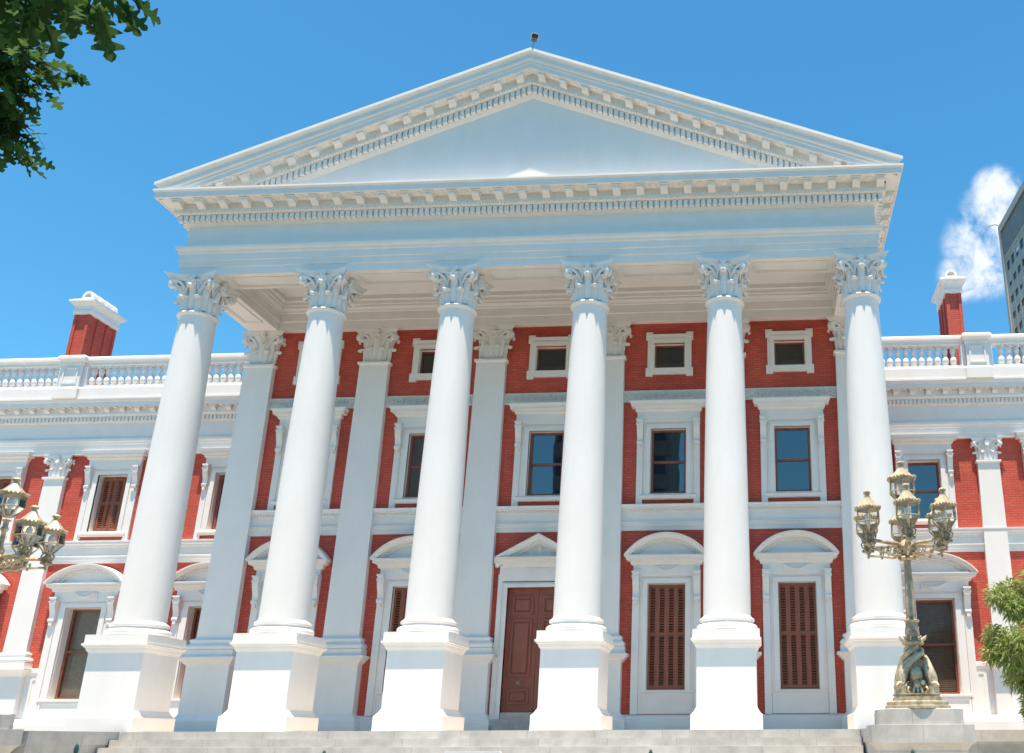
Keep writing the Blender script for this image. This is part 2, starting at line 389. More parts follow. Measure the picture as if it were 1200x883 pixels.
# ---- pilasters on the portico wall
def pilaster_meshes(hb, ht, depth, z0, z1, zp, tag_):
    s = MB()                      # tapering shaft, local y from -depth to 0
    vs = [(-hb, -depth, z0), (hb, -depth, z0), (hb, 0, z0), (-hb, 0, z0), (-ht, -depth + .01, z1), (ht, -depth + .01, z1), (ht, 0, z1), (-ht, 0, z1)]
    s.add(vs, [(0, 3, 2, 1), (4, 5, 6, 7), (0, 1, 5, 4), (1, 2, 6, 5), (3, 0, 4, 7)])
    s.sweep([(-ht, 0), (-ht, -depth + .01), (ht, -depth + .01), (ht, 0)], [(0, z1 - .03), (.03, z1 - .025), (.055, z1), (.055, z1 + .06), (.0, z1 + .075)], caps=True)
    b = MB(); P = [(-hb, 0), (-hb, -depth), (hb, -depth), (hb, 0)]
    b.sweep(P, [(0, zp + .002), (.19, zp + .002), (.19, zp + .18), (.15, zp + .19), (.175, zp + .22), (.185, zp + .265), (.17, zp + .31), (.13, zp + .335), (.10, zp + .36), (.09, zp + .39), (.11, zp + .42), (.11, zp + .46), (.07, zp + .49), (.03, zp + .50), (0, zp + .53)])
    d = MB()
    d.sweep([(-hb - .1, .0), (-hb - .1, -depth - .1), (hb + .1, -depth - .1), (hb + .1, 0)],
            [(0, .0), (.16, 0.002), (.16, .315), (.12, .345), (.06, .40), (.0, .48), (0, zp - .24), (.02, zp - .20), (.06, zp - .175), (.085, zp - .14), (.145, zp - .08), (.185, zp - .045), (.185, zp), (-.2, zp)])
    return s.mesh('pilaster', WHITE), b.mesh('pilaster_base', WHITE), d.mesh('pilaster_pedestal', WHITE)
PS, PB, PP = pilaster_meshes(.512, .445, YW - YP, 2.5, 10.66, 2.0, 'a')
for x in CX:
    c = link_mesh('pilaster', PS, B, (x, YW, 0)); link_mesh('capital', PCAP, c, (0, .02, 10.72 + .05)); link_mesh('pilaster_base', PB, c); link_mesh('pilaster_pedestal', PP, c)
WS, WB_, WP = pilaster_meshes(.39, .345, .16, 2.44, 8.26, 2.0, 'b')
WCAP = capital()
for i, (x, y, z) in enumerate(WCAP.v): WCAP.v[i] = (x * .76, y * .36, z * .735)
WCAP = WCAP.mesh('wing_capital', TRIM, 50)
for x in (-21.7, -17.65, -13.6, 13.6, 17.65, 21.7):
    c = link_mesh('pilaster', WS, B, (x, 7.0, 0)); link_mesh('capital', WCAP, c, (0, .02, 8.31)); link_mesh('pilaster_base', WB_, c); link_mesh('pilaster_pedestal', WP, c)

# ---- walls with real openings
def wall(x0, x1, z0, z1, y, holes, depth):
    mb = MB(); xs = sorted({x0, x1, *[h[0] for h in holes], *[h[1] for h in holes]}); zs = sorted({z0, z1, *[h[2] for h in holes], *[h[3] for h in holes]})
    for i in range(len(xs) - 1):
        for j in range(len(zs) - 1):
            cx, cz = (xs[i] + xs[i + 1]) / 2, (zs[j] + zs[j + 1]) / 2
            if any(h[0] < cx < h[1] and h[2] < cz < h[3] for h in holes): continue
            mb.add([(xs[i], y, zs[j]), (xs[i + 1], y, zs[j]), (xs[i + 1], y, zs[j + 1]), (xs[i], y, zs[j + 1])], [(0, 1, 2, 3)])
    for a, b_, c, d in holes:
        mb.add([(a, y, c), (b_, y, c), (b_, y, d), (a, y, d), (a, y + depth, c), (b_, y + depth, c), (b_, y + depth, d), (a, y + depth, d)],
               [(0, 1, 5, 4), (1, 2, 6, 5), (2, 3, 7, 6), (3, 0, 4, 7)])
    mb.add([(x0, y, z0), (x1, y, z0), (x1, y + depth + .12, z0), (x0, y + depth + .12, z0), (x0, y, z1), (x1, y, z1), (x1, y + depth + .12, z1), (x0, y + depth + .12, z1)],
           [(0, 1, 2, 3), (4, 7, 6, 5), (3, 2, 6, 7), (0, 3, 7, 4), (1, 5, 6, 2)])
    return mb
BAYS = [-7.2, -3.6, 0, 3.6, 7.2]
holes = []
for x in BAYS:
    holes.append((x - .52, x + .52, 6.49, 8.44)); holes.append((x - .46, x + .46, 10.34, 11.14))
    holes.append((x - .85, x + .85, .5, 3.84) if x == 0 else (x - .525, x + .525, 1.06, 3.91))
pw = wall(-9.44, 9.44, 0, 11.86, YW, holes, .16).build('portico_wall', BRICK, B)
m = MB()                                         # storey string course with a dentil row
prof = [(0, 5.42), (.05, 5.42), (.05, 5.53), (.07, 5.535), (.07, 5.63), (.10, 5.64), (.10, 5.67), (.05, 5.68), (.05, 5.95), (.08, 5.96), (.085, 6.02), (.15, 6.05), (.15, 6.10), (.175, 6.13), (.175, 6.16), (0, 6.17)]
m.sweep([(-9.4, YW), (9.4, YW)], prof)
x = -9.3
while x < 9.3: m.box(x, x + .05, YW - .125, YW - .07, 5.97, 6.025); x += .09
m.build('string_course', TRIM, pw)
m = MB(); m.sweep([(-9.4, YW), (9.4, YW)], [(0, 9.30), (.045, 9.30), (.05, 9.34), (.03, 9.345), (.03, 9.6), (.05, 9.605), (.06, 9.65), (0, 9.655)])
x = -9.3
while x < 9.3:                                   # running scroll carved in relief
    pts = [(x + .1 + .085 * (1 - i / 12) * math.cos(i * .62), YW - .036, 9.47 + .10 * (1 - i / 12) * math.sin(i * .62)) for i in range(11)]
    m.tube(pts, .018, 4); x += .2
m.build('carved_band', CARVED, pw)
m = MB()
for a, b_ in [(-9.4, -1.25), (1.25, 9.4)]: m.sweep([(a, YW), (b_, YW)], [(0, .004), (.10, .004), (.10, .36), (.08, .39), (.03, .43), (0, .44)], caps=True)
m.build('plinth', WHITE, pw)
# flanks of the main block behind the portico
m = MB()
for s in (-1, 1): m.box(min(s * 9.44, s * 9.2), max(s * 9.44, s * 9.2), YW + .3, 12, 0, 13.3)
m.box(-9.2, 9.2, 11.8, 12, 0, 13.3)
m.build('flank_wall', BRICK, B)

# ---- window pieces (local: wall face at y=0, outward is -y)
def console_mesh(zt, zb, w, d):
    mb = MB(); n = 10; poly = [(0.02, zt)]
    poly += [(-d, zt), (-d, zt - .07), (-d * .92, zt - .09), (-d * .98, zt - .14)]
    for i in range(n + 1):
        t = i / n; poly.append((-d * (.95 - .62 * t + .10 * math.sin(t * 2 * PI)), zt - .14 - (zt - zb - .26) * t))
    poly += [(-d * .55, zb + .10), (-d * .58, zb + .05), (-d * .42, zb), (.02, zb)]
    mb.prism(poly, -w / 2, w / 2, 'x'); mb.box(-w / 2 - .02, w / 2 + .02, -d - .02, 0.01, zt - .05, zt + .001)
    for s in (-1, 1):
        mb.lathe([(.001, -.012), (.05, -.012), (.05, .012), (.001, .012)], 10, cap=False)
        st = len(mb.v) - 40; mb.xf(st, Matrix.Translation((s * (w / 2 + .005), -d * .78, zt - .15)) @ Matrix.Rotation(PI / 2, 4, 'Y'))
    mb.box(-w * .28, w * .28, -d * .5, 0, zb - .10, zb + .002)
    return mb
CON_U = console_mesh(8.72, 7.95, .17, .17).mesh('console', TRIM)
CON_G = console_mesh(4.24, 3.45, .17, .19).mesh('console', TRIM)
def hood(hw, y0, z0, z1, out):                   # flat cornice with returned ends
    h = z1 - z0; mb = MB()
    prof = [(0, z0), (.02, z0 + .01), (.05, z0 + .16 * h), (.05, z0 + .22 * h), (.22 * out, z0 + .3 * h), (.3 * out, z0 + .42 * h), (.78 * out, z0 + .44 * h), (.8 * out, z0 + .7 * h), (.86 * out, z0 + .74 * h), (.95 * out, z0 + .86 * h), (out, z0 + .96 * h), (out, z1)]
    mb.sweep([(-hw, .01), (-hw, y0), (hw, y0), (hw, .01)], prof + [(-.05, z1 + .02)])
    mb.box(-hw, hw, y0, .01, z0, z1)
    return mb
def frame_strips(mb, a, b_, z0, z1, w, y0, y1, bottom=True):
    mb.box(a, a + w, y0, y1, z0, z1); mb.box(b_ - w, b_, y0, y1, z0, z1); mb.box(a + w, b_ - w, y0, y1, z1 - w, z1)
    if bottom: mb.box(a + w, b_ - w, y0, y1, z0, z0 + w)
def liner(hw, z0, z1, y1):
    m_ = MB(); m_.box(-hw - .004, -hw + .012, -.012, y1, z0, z1); m_.box(hw - .012, hw + .004, -.012, y1, z0, z1); m_.box(-hw + .012, hw - .012, -.012, y1, z1 - .012, z1 + .004); m_.box(-hw + .012, hw - .012, -.012, y1, z0 - .004, z0 + .012)
    return m_.mesh('reveal', TRIM)
LN_U, LN_UW = liner(.52, 6.49, 8.44, .15), liner(.52, 6.49, 8.44, .335)
LN_G, LN_GW = liner(.525, 1.06, 3.91, .15), liner(.525, 1.06, 3.91, .42)
LN_A = liner(.46, 10.34, 11.14, .15)
# upper storey
mu = MB()
for s in (-1, 1): mu.box(min(s * .74, s * .92), max(s * .74, s * .92), -.07, .01, 6.17, 8.78)
for k, (e, yo) in enumerate([(.735, .055), (.66, .09), (.585, .065)]):
    mu.box(-e, -.52, -yo, .011 + k * .002, 6.36 - k * .002, 8.44 + e - .52); mu.box(.52, e, -yo, .011 + k * .002, 6.36 - k * .002, 8.44 + e - .52); mu.box(-.52, .52, -yo, .011 + k * .002, 8.442, 8.44 + e - .52)
mu.box(-.92, .92, -.10, .01, 8.645, 8.97)
MU = mu.mesh('window', TRIM)
HU = hood(.93, -.12, 8.955, 9.25, .2).mesh('hood', TRIM)
su = MB(); su.sweep([(-.735, .01), (-.735, -.03), (.735, -.03), (.735, .01)], [(0, 6.31), (.05, 6.33), (.05, 6.36), (.09, 6.39), (.09, 6.43), (.05, 6.47), (-.1, 6.49)], caps=True); su.box(-.735, .735, -.04, .14, 6.32, 6.488)
SU = su.mesh('sill', TRIM)
def sash(hw, z0, z1, zm, y):
    f = MB(); frame_strips(f, -hw, hw, z0, z1, .075, y - .05, y + .02); f.box(-hw + .075, hw - .075, y - .045, y + .015, zm - .035, zm + .035)
    g = MB(); g.box(-hw + .07, hw - .07, y - .008, y, z0 + .07, zm); g.box(-hw + .07, hw - .07, y - .016, y - .008, zm, z1 - .07)
    return f, g
fu, gu = sash(.52, 6.49, 8.44, 7.45, .11); FU = fu.mesh('window_frame', WOOD); GU = gu.mesh('pane', PANE)
def upper_window(x, y, dz=0, frame=FU, pane=GU, deep=0):
    o = link_mesh('window', MU, B, (x, y, dz)); link_mesh('hood', HU, o); link_mesh('sill', SU, o)
    for s in (-1, 1): link_mesh('console', CON_U, o, (s * .83, -.06, 0))
    link_mesh('reveal', LN_U if y < 5 else LN_UW, o)
    if frame: link_mesh('window_frame', frame, o, (0, deep, 0))
    if pane: link_mesh('pane', pane, o, (0, deep, 0))
    return o
for x in BAYS: upper_window(x, YW)
# attic windows with eared frames
ma = MB(); frame_strips(ma, -.66, .66, 10.16, 11.40, .2, -.07, .01); frame_strips(ma, -.58, .58, 10.24, 11.30, .11, -.10, .012)
for s in (-1, 1):
    for (z0, z1) in ((10.10, 10.36), (11.27, 11.52)): ma.box(min(s * .5, s * .71), max(s * .5, s * .71), -.085, .013, z0, z1)
ma.box(-.66, .66, -.12, .014, 11.36, 11.44)
MA = ma.mesh('window', TRIM); fa = MB(); frame_strips(fa, -.46, .46, 10.34, 11.14, .06, .06, .13); FA = fa.mesh('window_frame', WOOD)
ga = MB(); ga.box(-.41, .41, .11, .12, 10.39, 11.09); GA = ga.mesh('pane', PANE_DIM)
ra = MB(); ra.box(-.4, .4, .10, .108, 10.60, 10.63); ra.box(-.02, .02, .098, .107, 10.4, 11.08)
for i, x in enumerate(BAYS):
    o = link_mesh('window', MA, B, (x, YW, 0)); link_mesh('reveal', LN_A, o); link_mesh('window_frame', FA, o); link_mesh('pane', GA, o)
# ground storey with segmental hoods
mg = MB()
for s in (-1, 1): mg.box(min(s * .75, s * .945), max(s * .75, s * .945), -.075, .01, .44, 4.26)
for k, (e, yo) in enumerate([(.745, .055), (.67, .09), (.595, .065)]):
    mg.box(-e, -.525, -yo, .011 + k * .002, 1.03 - k * .002, 3.91 + e - .525); mg.box(.525, e, -yo, .011 + k * .002, 1.03 - k * .002, 3.91 + e - .525); mg.box(-.525, .525, -yo, .011 + k * .002, 3.912, 3.91 + e - .525)
mg.box(-.93, .93, -.10, .01, 4.115, 4.42)
frame_strips(mg, -.74, .74, .46, .98, .06, -.075, .012); mg.box(-.74, .74, -.05, .009, .45, 1.0)
mg.box(-.36, .36, -.125, 0, 4.18, 4.40); mg.tube([(-.3 + .6 * t, -.14, 4.37 - .13 * math.sin(PI * t)) for t in [i / 10 for i in range(11)]], [.02 + .035 * math.sin(PI * i / 10) for i in range(11)], 6)
MG = mg.mesh('window', TRIM)
def seg_hood(hw, zb, zt, y0, out):
    mb = MB(); h = .26
    prof = [(0, zb - h), (.03, zb - h + .02), (.05, zb - .16), (.10, zb - .14), (.6 * out, zb - .12), (.62 * out, zb - .05), (.8 * out, zb - .03), (.8 * out, zb), (-.05, zb + .002)]
    bw = hw - .8 * out; mb.sweep([(-bw, .01), (-bw, y0), (bw, y0), (bw, .01)], prof); mb.box(-bw, bw, y0, .01, zb - h, zb)
    x = -bw + .04
    while x < bw - .04: mb.box(x, x + .05, y0 - .09, y0 - .04, zb - .155, zb - .115); x += .085
    rise = zt - zb; Rr = (hw * hw + rise * rise) / (2 * rise); zc = zt - Rr; a1 = math.asin(hw / Rr)
    sec = [(Rr, .01), (Rr, y0 - out), (Rr - .035, y0 - out), (Rr - .05, y0 - out * .85), (Rr - .07, y0 - out * .72), (Rr - .13, y0 - out * .66), (Rr - .14, y0 - out * .3), (Rr - .20, y0 - out * .2), (Rr - .21, y0 - .02), (Rr - .24, y0 - .02), (Rr - .24, .01)]
    n = 28; m_ = len(sec); vs = []; fs = []
    for i in range(n + 1):
        a = -a1 + 2 * a1 * i / n
        for r, y in sec: vs.append((r * math.sin(a), y, zc + r * math.cos(a)))
    for i in range(n):
        for q in range(m_ - 1): fs.append((i * m_ + q, i * m_ + q + 1, (i + 1) * m_ + q + 1, (i + 1) * m_ + q))
    fs.append(tuple(range(m_))); fs.append(tuple(n * m_ + q for q in range(m_ - 1, -1, -1)))
    mb.add(vs, fs)
    k = int(2 * a1 * Rr / .085)                   # little dentils under the arch
    for i in range(1, k):
        a = -a1 + 2 * a1 * i / k; r = Rr - .165
        if zc + r * math.cos(a) < zb + .05: continue
        st = len(mb.v); mb.box(-.025, .025, y0 - out * .36, y0 - .03, -.03, .03); mb.xf(st, Matrix.Translation((r * math.sin(a), 0, zc + r * math.cos(a))) @ Matrix.Rotation(a, 4, 'Y'))
    pts = [(0 + (Rr - .23) * math.sin(-a1 + 2 * a1 * i / n), zc + (Rr - .23) * math.cos(-a1 + 2 * a1 * i / n)) for i in range(n + 1)]
    pts = [p_ for p_ in pts if p_[1] > zb - .05]; mb.prism(pts, y0 + .03, .01, 'y')
    return mb
HG = seg_hood(1.175, 4.68, 5.30, -.11, .26).mesh('hood', TRIM)
def shutter_leaf(w, z0, z1, name='shutter'):
    mb = MB(); st = .062; zm = z0 + (z1 - z0) * .52
    mb.box(0, st, -.02, .02, z0, z1); mb.box(w - st, w, -.02, .02, z0, z1)
    for a, b_ in ((z0, z0 + .11), (zm - .05, zm + .05), (z1 - .09, z1)): mb.box(st, w - st, -.02, .02, a, b_)
    for a, b_ in ((z0 + .11, zm - .05), (zm + .05, z1 - .09)):
        n = int((b_ - a) / .068)
        for i in range(n):
            z = a + (i + .5) * (b_ - a) / n
            st2 = len(mb.v); mb.box(st, w - st, -.026, .026, -.005, .005); mb.xf(st2, Matrix.Translation((0, 0, z)) @ Matrix.Rotation(R(-32), 4, 'X') )
    return mb.mesh(name, SHUT)
SHG = shutter_leaf(.255, 1.075, 3.895)
bk = MB(); bk.box(-.52, .52, .15, .158, 1.06, 3.91)
BKG = bk.mesh('backing_board', BLACKM)
SG = MB(); SG.sweep([(-.745, .01), (-.745, -.05), (.745, -.05), (.745, .01)], [(0, .975), (.03, .99), (.05, 1.02), (.05, 1.05), (-.1, 1.06)], caps=True); SG.box(-.74, .74, -.06, .14, .97, 1.058); SG = SG.mesh('sill', TRIM)
def ground_window(x, y):
    o = link_mesh('window', MG, B, (x, y, 0)); link_mesh('hood', HG, o); link_mesh('sill', SG, o); link_mesh('reveal', LN_G if y < 5 else LN_GW, o)
    for s in (-1, 1): link_mesh('console', CON_G, o, (s * .85, -.06, 0))
    return o
for x in BAYS:
    if x == 0: continue
    o = ground_window(x, YW); link_mesh('backing_board', BKG, o)
    for k in range(4): link_mesh('shutter', SHG, o, (-.515 + .2575 * k + .001, .07, 0))
# entrance door
md = MB()
for s in (-1, 1): md.box(min(s * 1.0, s * 1.13), max(s * 1.0, s * 1.13), -.10, .01, .003, 4.22)
for k, (e, yo) in enumerate([(1.0, .08), (.95, .12), (.90, .09)]):
    zt = 3.84 + e - .85
    md.box(-e, -.85, -yo, .011 + .002 * k, .004 + k * .001, zt); md.box(.85, e, -yo, .011 + .002 * k, .004 + k * .001, zt); md.box(-.85, .85, -yo, .011 + .002 * k, 3.842, zt)
md.box(-1.10, 1.10, -.11, .01, 4.02, 4.46); md.box(-.33, .33, -.135, 0, 4.24, 4.38)
for i in range(9): md.ball((-.26 + i * .065, -.137, 4.31), .03, (1, .5, 1), 6, 4)
door = md.build('doorway', TRIM, B, (0, YW, 0))
mp_ = MB(); bw = .98; y0 = -.13; out = .24; zb = 4.66; zt = 5.32
mp_.sweep([(-bw, .01), (-bw, y0), (bw, y0), (bw, .01)], [(0, zb - .26), (.03, zb - .24), (.05, zb - .16), (.10, zb - .14), (.6 * out, zb - .12), (.62 * out, zb - .05), (out, zb - .02), (out, zb), (-.05, zb + .002)]); mp_.box(-bw, bw, y0, .01, zb - .26, zb)
hw_ = bw + out; sl_ = (zt - zb) / hw_
sec = [(.01, zt), (y0 - out, zt), (y0 - out, zt - .04), (y0 - out * .8, zt - .09), (y0 - out * .7, zt - .10), (y0 - out * .68, zt - .17), (y0 - out * .25, zt - .18), (y0 - .02, zt - .26), (.01, zt - .27)]
vs = []; fs = []; m_ = len(sec)
for xx in (-hw_, 0, hw_):
    for y, z in sec: vs.append((xx, y, z - sl_ * abs(xx)))
for i in (0, 1):
    for q in range(m_ - 1): fs.append((i * m_ + q, i * m_ + q + 1, (i + 1) * m_ + q + 1, (i + 1) * m_ + q))
fs.append(tuple(range(m_))); fs.append(tuple(2 * m_ + q for q in range(m_ - 1, -1, -1)))
mp_.add(vs, fs)
# keep the raking piece from hanging below its bed
mp_.v = [(x, y, max(z, zb - .26)) for x, y, z in mp_.v]
mp_.prism([(-.95, zb), (.95, zb), (0, zt - .22)], y0 + .03, .01, 'y')
for s in (-1, 1):
    for (cx, cz, q) in ((.13, 4.80, .09), (.34, 4.76, .07), (.52, 4.73, .045), (.12, 4.96, .06)):
        mp_.tube([(s * (cx + q * (1 - i / 14) * math.cos(i * .7)), y0 + .02, cz + q * (1 - i / 14) * math.sin(i * .7)) for i in range(12)], .02, 5)
mp_.ball((0, y0 + .02, 4.88), .07, (1, .5, 1.6), 8, 6)
mp_.build('pediment', TRIM, door)
for s in (-1, 1):
    d = MB(); a, b_ = (-.85, -.004) if s < 0 else (.004, .85)
    d.box(a, b_, .09, .14, .51, 3.84)
    for (z0, z1) in ((3.12, 3.62), (1.45, 2.98), (.72, 1.12)):
        frame_strips(d, a + .13, b_ - .13, z0, z1, .055, .045, .092); d.box(a + .235, b_ - .235, .06, .092, z0 + .105, z1 - .105)
    lf = d.build('door_leaf', DOORM, door)
k = MB(); k.lathe([(.001, 0), (.05, 0), (.05, .01), (.02, .015), (.02, .04), (.045, .055), (.05, .08), (.03, .10), (.001, .105)], 14, cap=False); k.xf(0, Matrix.Translation((-.43, .09, 1.28)) @ Matrix.Rotation(PI / 2, 4, 'X'))
k.build('knob', PATINA, door)
st_ = MB(); st_.box(-1.0, 1.0, -.34, -.0, .003, .17); st_.box(-.92, .92, -.20, .1, .17, .335); st_.box(-.86, .86, -.06, .12, .335, .505)
st_.build('door_step', STONE, door)

# ---- portico entablature
E_ = MB()
ZS = 11.84
E_.box(-HW + .01, HW - .01, YF + .02, .44, ZS + .001, 13.9)
for s in (-1, 1): E_.box(min(s * (HW - .02), s * 8.57), max(s * (HW - .02), s * 8.57), .44, 9, ZS + .002, 13.9)
E_.box(-8.56, 8.56, YP - .03, YW + .2, ZS + .002, 13.2)
PATH = [(-HW, 9), (-HW, YF), (HW, YF), (HW, 9)]
E_.sweep(PATH, [(-.06, ZS), (.012, ZS), (.012, 12.06), (.04, 12.07), (.04, 12.25), (.07, 12.26), (.07, 12.45), (.10, 12.47), (.115, 12.53), (.16, 12.58), (.175, 12.65), (.0, 12.67), (.0, 13.35)])
HC = [(0, 13.33), (.03, 13.34), (.06, 13.36), (.12, 13.38), (.13, 13.40), (.13, 13.58), (.23, 13.59), (.25, 13.60), (.29, 13.64), (.31, 13.70), (.31, 13.72), (.30, 13.72), (.30, 13.895), (.64, 13.905), (.64, 13.89), (.68, 13.89), (.68, 14.05), (.70, 14.06), (.73, 14.09), (.73, 14.14), (-.2, 14.16)]
E_.sweep(PATH, HC)
# sunk soffit panels drawn by mouldings under the beams
def bead(mb, x0, x1, y0, y1, z):
    for q, dz in ((0, .03), (.05, .018)):
        frame = [(x0 + q, x1 - q, y0 + q, y0 + q + .04), (x0 + q, x1 - q, y1 - q - .04, y1 - q), (x0 + q, x0 + q + .04, y0 + q + .04, y1 - q - .04), (x1 - q - .04, x1 - q, y0 + q + .04, y1 - q - .04)]
        for a in frame: mb.box(a[0], a[1], a[2], a[3], z - dz, z + .01)
for i in range(5): bead(E_, CX[i] + .80, CX[i + 1] - .80, -.28, .30, ZS)
for s in (-1, 1): bead(E_, s * 9 - .29, s * 9 + .29, .80, 2.6, ZS)
IN = [(-8.56, .44), (-8.56, YP - .03), (8.56, YP - .03), (8.56, .44)]
E_.sweep(IN, [(0.0, ZS), (.012, ZS), (.012, 12.10), (.05, 12.11), (.05, 12.37), (.09, 12.38), (.10, 12.43), (.16, 12.50), (.16, 12.56), (.19, 12.58), (.20, 12.68), (.25, 12.72), (.25, 12.86)])
ent = E_.build('entablature', TRIM, B)
def dentil_run(mb, spacing, w, f): pass
def along_path(path, out, spacing, only=None):
    """centres and directions of repeated blocks along the outer edges of the three cornice sides"""
    res = []
    for i in range(len(path) - 1):
        if only is not None and i != only: continue
        a, b_ = Vector(path[i]), Vector(path[i + 1]); d = (b_ - a); ln = d.length; d.normalize(); n = Vector((d.y, -d.x))
        mid = 0 < i < len(path) - 2; ext0 = ext1 = out if mid else 0
        k = max(1, round((ln + ext0 + ext1) / spacing)); sp = (ln + ext0 + ext1) / k
        for j in range(k): res.append((a + d * (-ext0 + (j + .5) * sp), d, n))
    return res
def blocks(mb, path, out0, out1, w, z0, z1, spacing, wedge=0.0, only=None):
    for c, d, n in along_path(path, out1, spacing, only):
        vs = []
        for z in (0, 1):
            for o in (out0, out1):
                for s in (-1, 1):
                    zz = z1 if z else (z0 if o == out0 else z0 + wedge)
                    q = c + d * (s * w / 2) + n * o; vs.append((q.x, q.y, zz))
        mb.add(vs, [(0, 2, 3, 1), (4, 5, 7, 6), (0, 1, 5, 4), (1, 3, 7, 5), (3, 2, 6, 7), (2, 0, 4, 6)])
for sg in range(3): m = MB(); blocks(m, PATH, .11, .225, .112, 13.40, 13.575, .157, 0, sg); blocks(m, PATH, .25, .315, .045, 13.605, 13.69, .085, 0, sg); m.build('dentil_course', TRIM, ent)
def modillion(mb, c, d, n, o0, o1, w, z0, z1, f, k_=1.0):
    """scrolled bracket, flat slab above a curved underside"""
    zt = z1 - .045
    poly = [(o0, z0), (o0 + .05 * k_, z0 - .005), (o0 + .10 * k_, z0 + .02), (o0 + .16 * k_, z0 + .05), (o1 - .09 * k_, zt - .075), (o1 - .06 * k_, zt - .095), (o1 - .02, zt - .085), (o1 - .005, zt - .05), (o1 - .02, zt), (o0, zt)]
    k = len(poly); vs = []
    for s in (-1, 1):
        for o, z in poly:
            q = c + d * (s * w / 2) + n * o; vs.append((q.x, q.y, f(q.x, z)))
    mb.add(vs, [tuple(range(k)), tuple(range(2 * k - 1, k - 1, -1))] + [(i, i + k, (i + 1) % k + k, (i + 1) % k) for i in range(k)])
    vs = []
    for z in (zt + .001, z1):
        for o in (o0, o1 + .025):
            for s in (-1, 1):
                q = c + d * (s * (w / 2 + .025)) + n * o; vs.append((q.x, q.y, f(q.x, z)))
    mb.add(vs, [(0, 2, 3, 1), (4, 5, 7, 6), (0, 1, 5, 4), (1, 3, 7, 5), (3, 2, 6, 7), (2, 0, 4, 6)])
flat = lambda x, z: z
def rosette(mb, q, z, f, r=.105):
    pr = [(.001, -.055), (.03, -.05), (.05, -.03), (.06, -.015), (.085, -.03), (r, -.018), (r, .01)]
    st = len(mb.v); mb.lathe(pr, 10, (q.x, q.y, 0), cap=False)
    for i in range(st, len(mb.v)): x, y, zz = mb.v[i]; mb.v[i] = (x, y, f(x, z + zz))
for sg in range(3):
    m = MB(); ms = along_path(PATH, .46, .63, sg)
    for c, d, n in ms: modillion(m, c, d, n, .29, .585, .20, 13.71, 13.903, flat)
    for i in range(len(ms) - 1): rosette(m, (ms[i][0] + ms[i + 1][0]) / 2 + ms[i][2] * .46, 13.905, flat)
    m.build('modillion_course', TRIM, ent)
# ceiling of the portico
m = MB(); m.box(-8.56, 8.56, .30, YW, 12.85, 13.0); m.box(-8.0, 8.0, .9, 2.75, 12.80, 12.852)
m.build('portico_ceiling', TRIM, B)

# ---- pediment
XT = HW + .73; APEX = 18.36; SL = (APEX - 14.36) / XT
rk = lambda x, z: z - SL * abs(x)
YT = -.455
m = MB(); m.prism([(-9.9, 14.1), (9.9, 14.1), (0, 14.1 + 9.9 * SL)], YT, 0, 'y')
ped = m.build('pediment', WHITE, B)
RC = [(-.25, 17.12), (.0, 17.17), (.025, 17.19), (.05, 17.20), (.12, 17.27), (.13, 17.28), (.13, 17.50), (.23, 17.51), (.25, 17.52), (.29, 17.57), (.31, 17.62), (.31, 17.64), (.30, 17.64), (.30, 17.805), (.56, 17.815), (.56, 17.79), (.59, 17.79), (.59, 17.92), (.60, 17.925), (.61, 17.95), (.615, 17.97), (.60, 17.985), (.615, 18.01), (.645, 18.045), (.655, 18.09), (.645, 18.14), (.65, 18.19), (.68, 18.235), (.70, 18.25), (.705, 18.265), (.73, 18.275), (.73, 18.36), (-.3, 18.36)]
m = MB(); vs = []; fs = []; k = len(RC)
for sx in (-1, 0, 1):
    for o, z in RC:
        x = sx * (HW + max(o, 0)); vs.append((x, YF - o, rk(x, z)))
for i in (0, 1):
    for q in range(k - 1): fs.append((i * k + q, (i + 1) * k + q, (i + 1) * k + q + 1, i * k + q + 1))
m.add(vs, fs)
# the crowning moulding turns the corner and runs back along both eaves
EV = [(.62, 13.885), (.62, 14.06), (.63, 14.065), (.64, 14.0 + .0), (.655, 14.06), (.68, 14.14), (.705, 14.21), (.71, 14.25), (.725, 14.27), (.73, 14.28), (.73, 14.36), (-.2, 14.40)]
m.sweep([(-HW, 9), (-HW, YF)], EV[3:]); m.sweep([(HW, YF), (HW, 9)], EV[3:])
st = len(m.v)
rake = m.build('raking_cornice', TRIM, ped)
m = MB(); x = .03
xs = []
while x < 9.0: xs.append(x + .05); x += .157
for sgn in (-1, 1):
    for x in xs:
        if rk(x, 17.3) > 14.16: m.box(sgn * x - .056, sgn * x + .056, YF - .225, YF - .11, 17.285, 17.495, sh=rk)
    x = .03
    while x < 9:
        if rk(x, 17.53) > 14.16: m.box(sgn * x - .022, sgn * x + .022, YF - .315, YF - .25, 17.525, 17.61, sh=rk)
        x += .085
m.build('dentil_course', TRIM, rake)
m = MB(); x = .31; D1 = Vector((1, 0)); N1 = Vector((0, -1)); mx_ = []
while x < 9.3:
    for sgn in (-1, 1):
        if rk(x, 17.75) > 14.17: modillion(m, Vector((sgn * x, YF)), D1, N1, .29, .545, .20, 17.63, 17.815, rk); mx_.append(sgn * x)
    x += .628
mx_.sort()
for a, b_ in zip(mx_[:-1], mx_[1:]): rosette(m, Vector(((a + b_) / 2, YF - .44)), 17.82, rk)
m.build('modillion_course', TRIM, rake)
m = MB(); m.prism([(-10.0, 14.2), (10.0, 14.2), (0, 18.30)], -.19, 14, 'y'); m.build('roof', ROOFM, B)

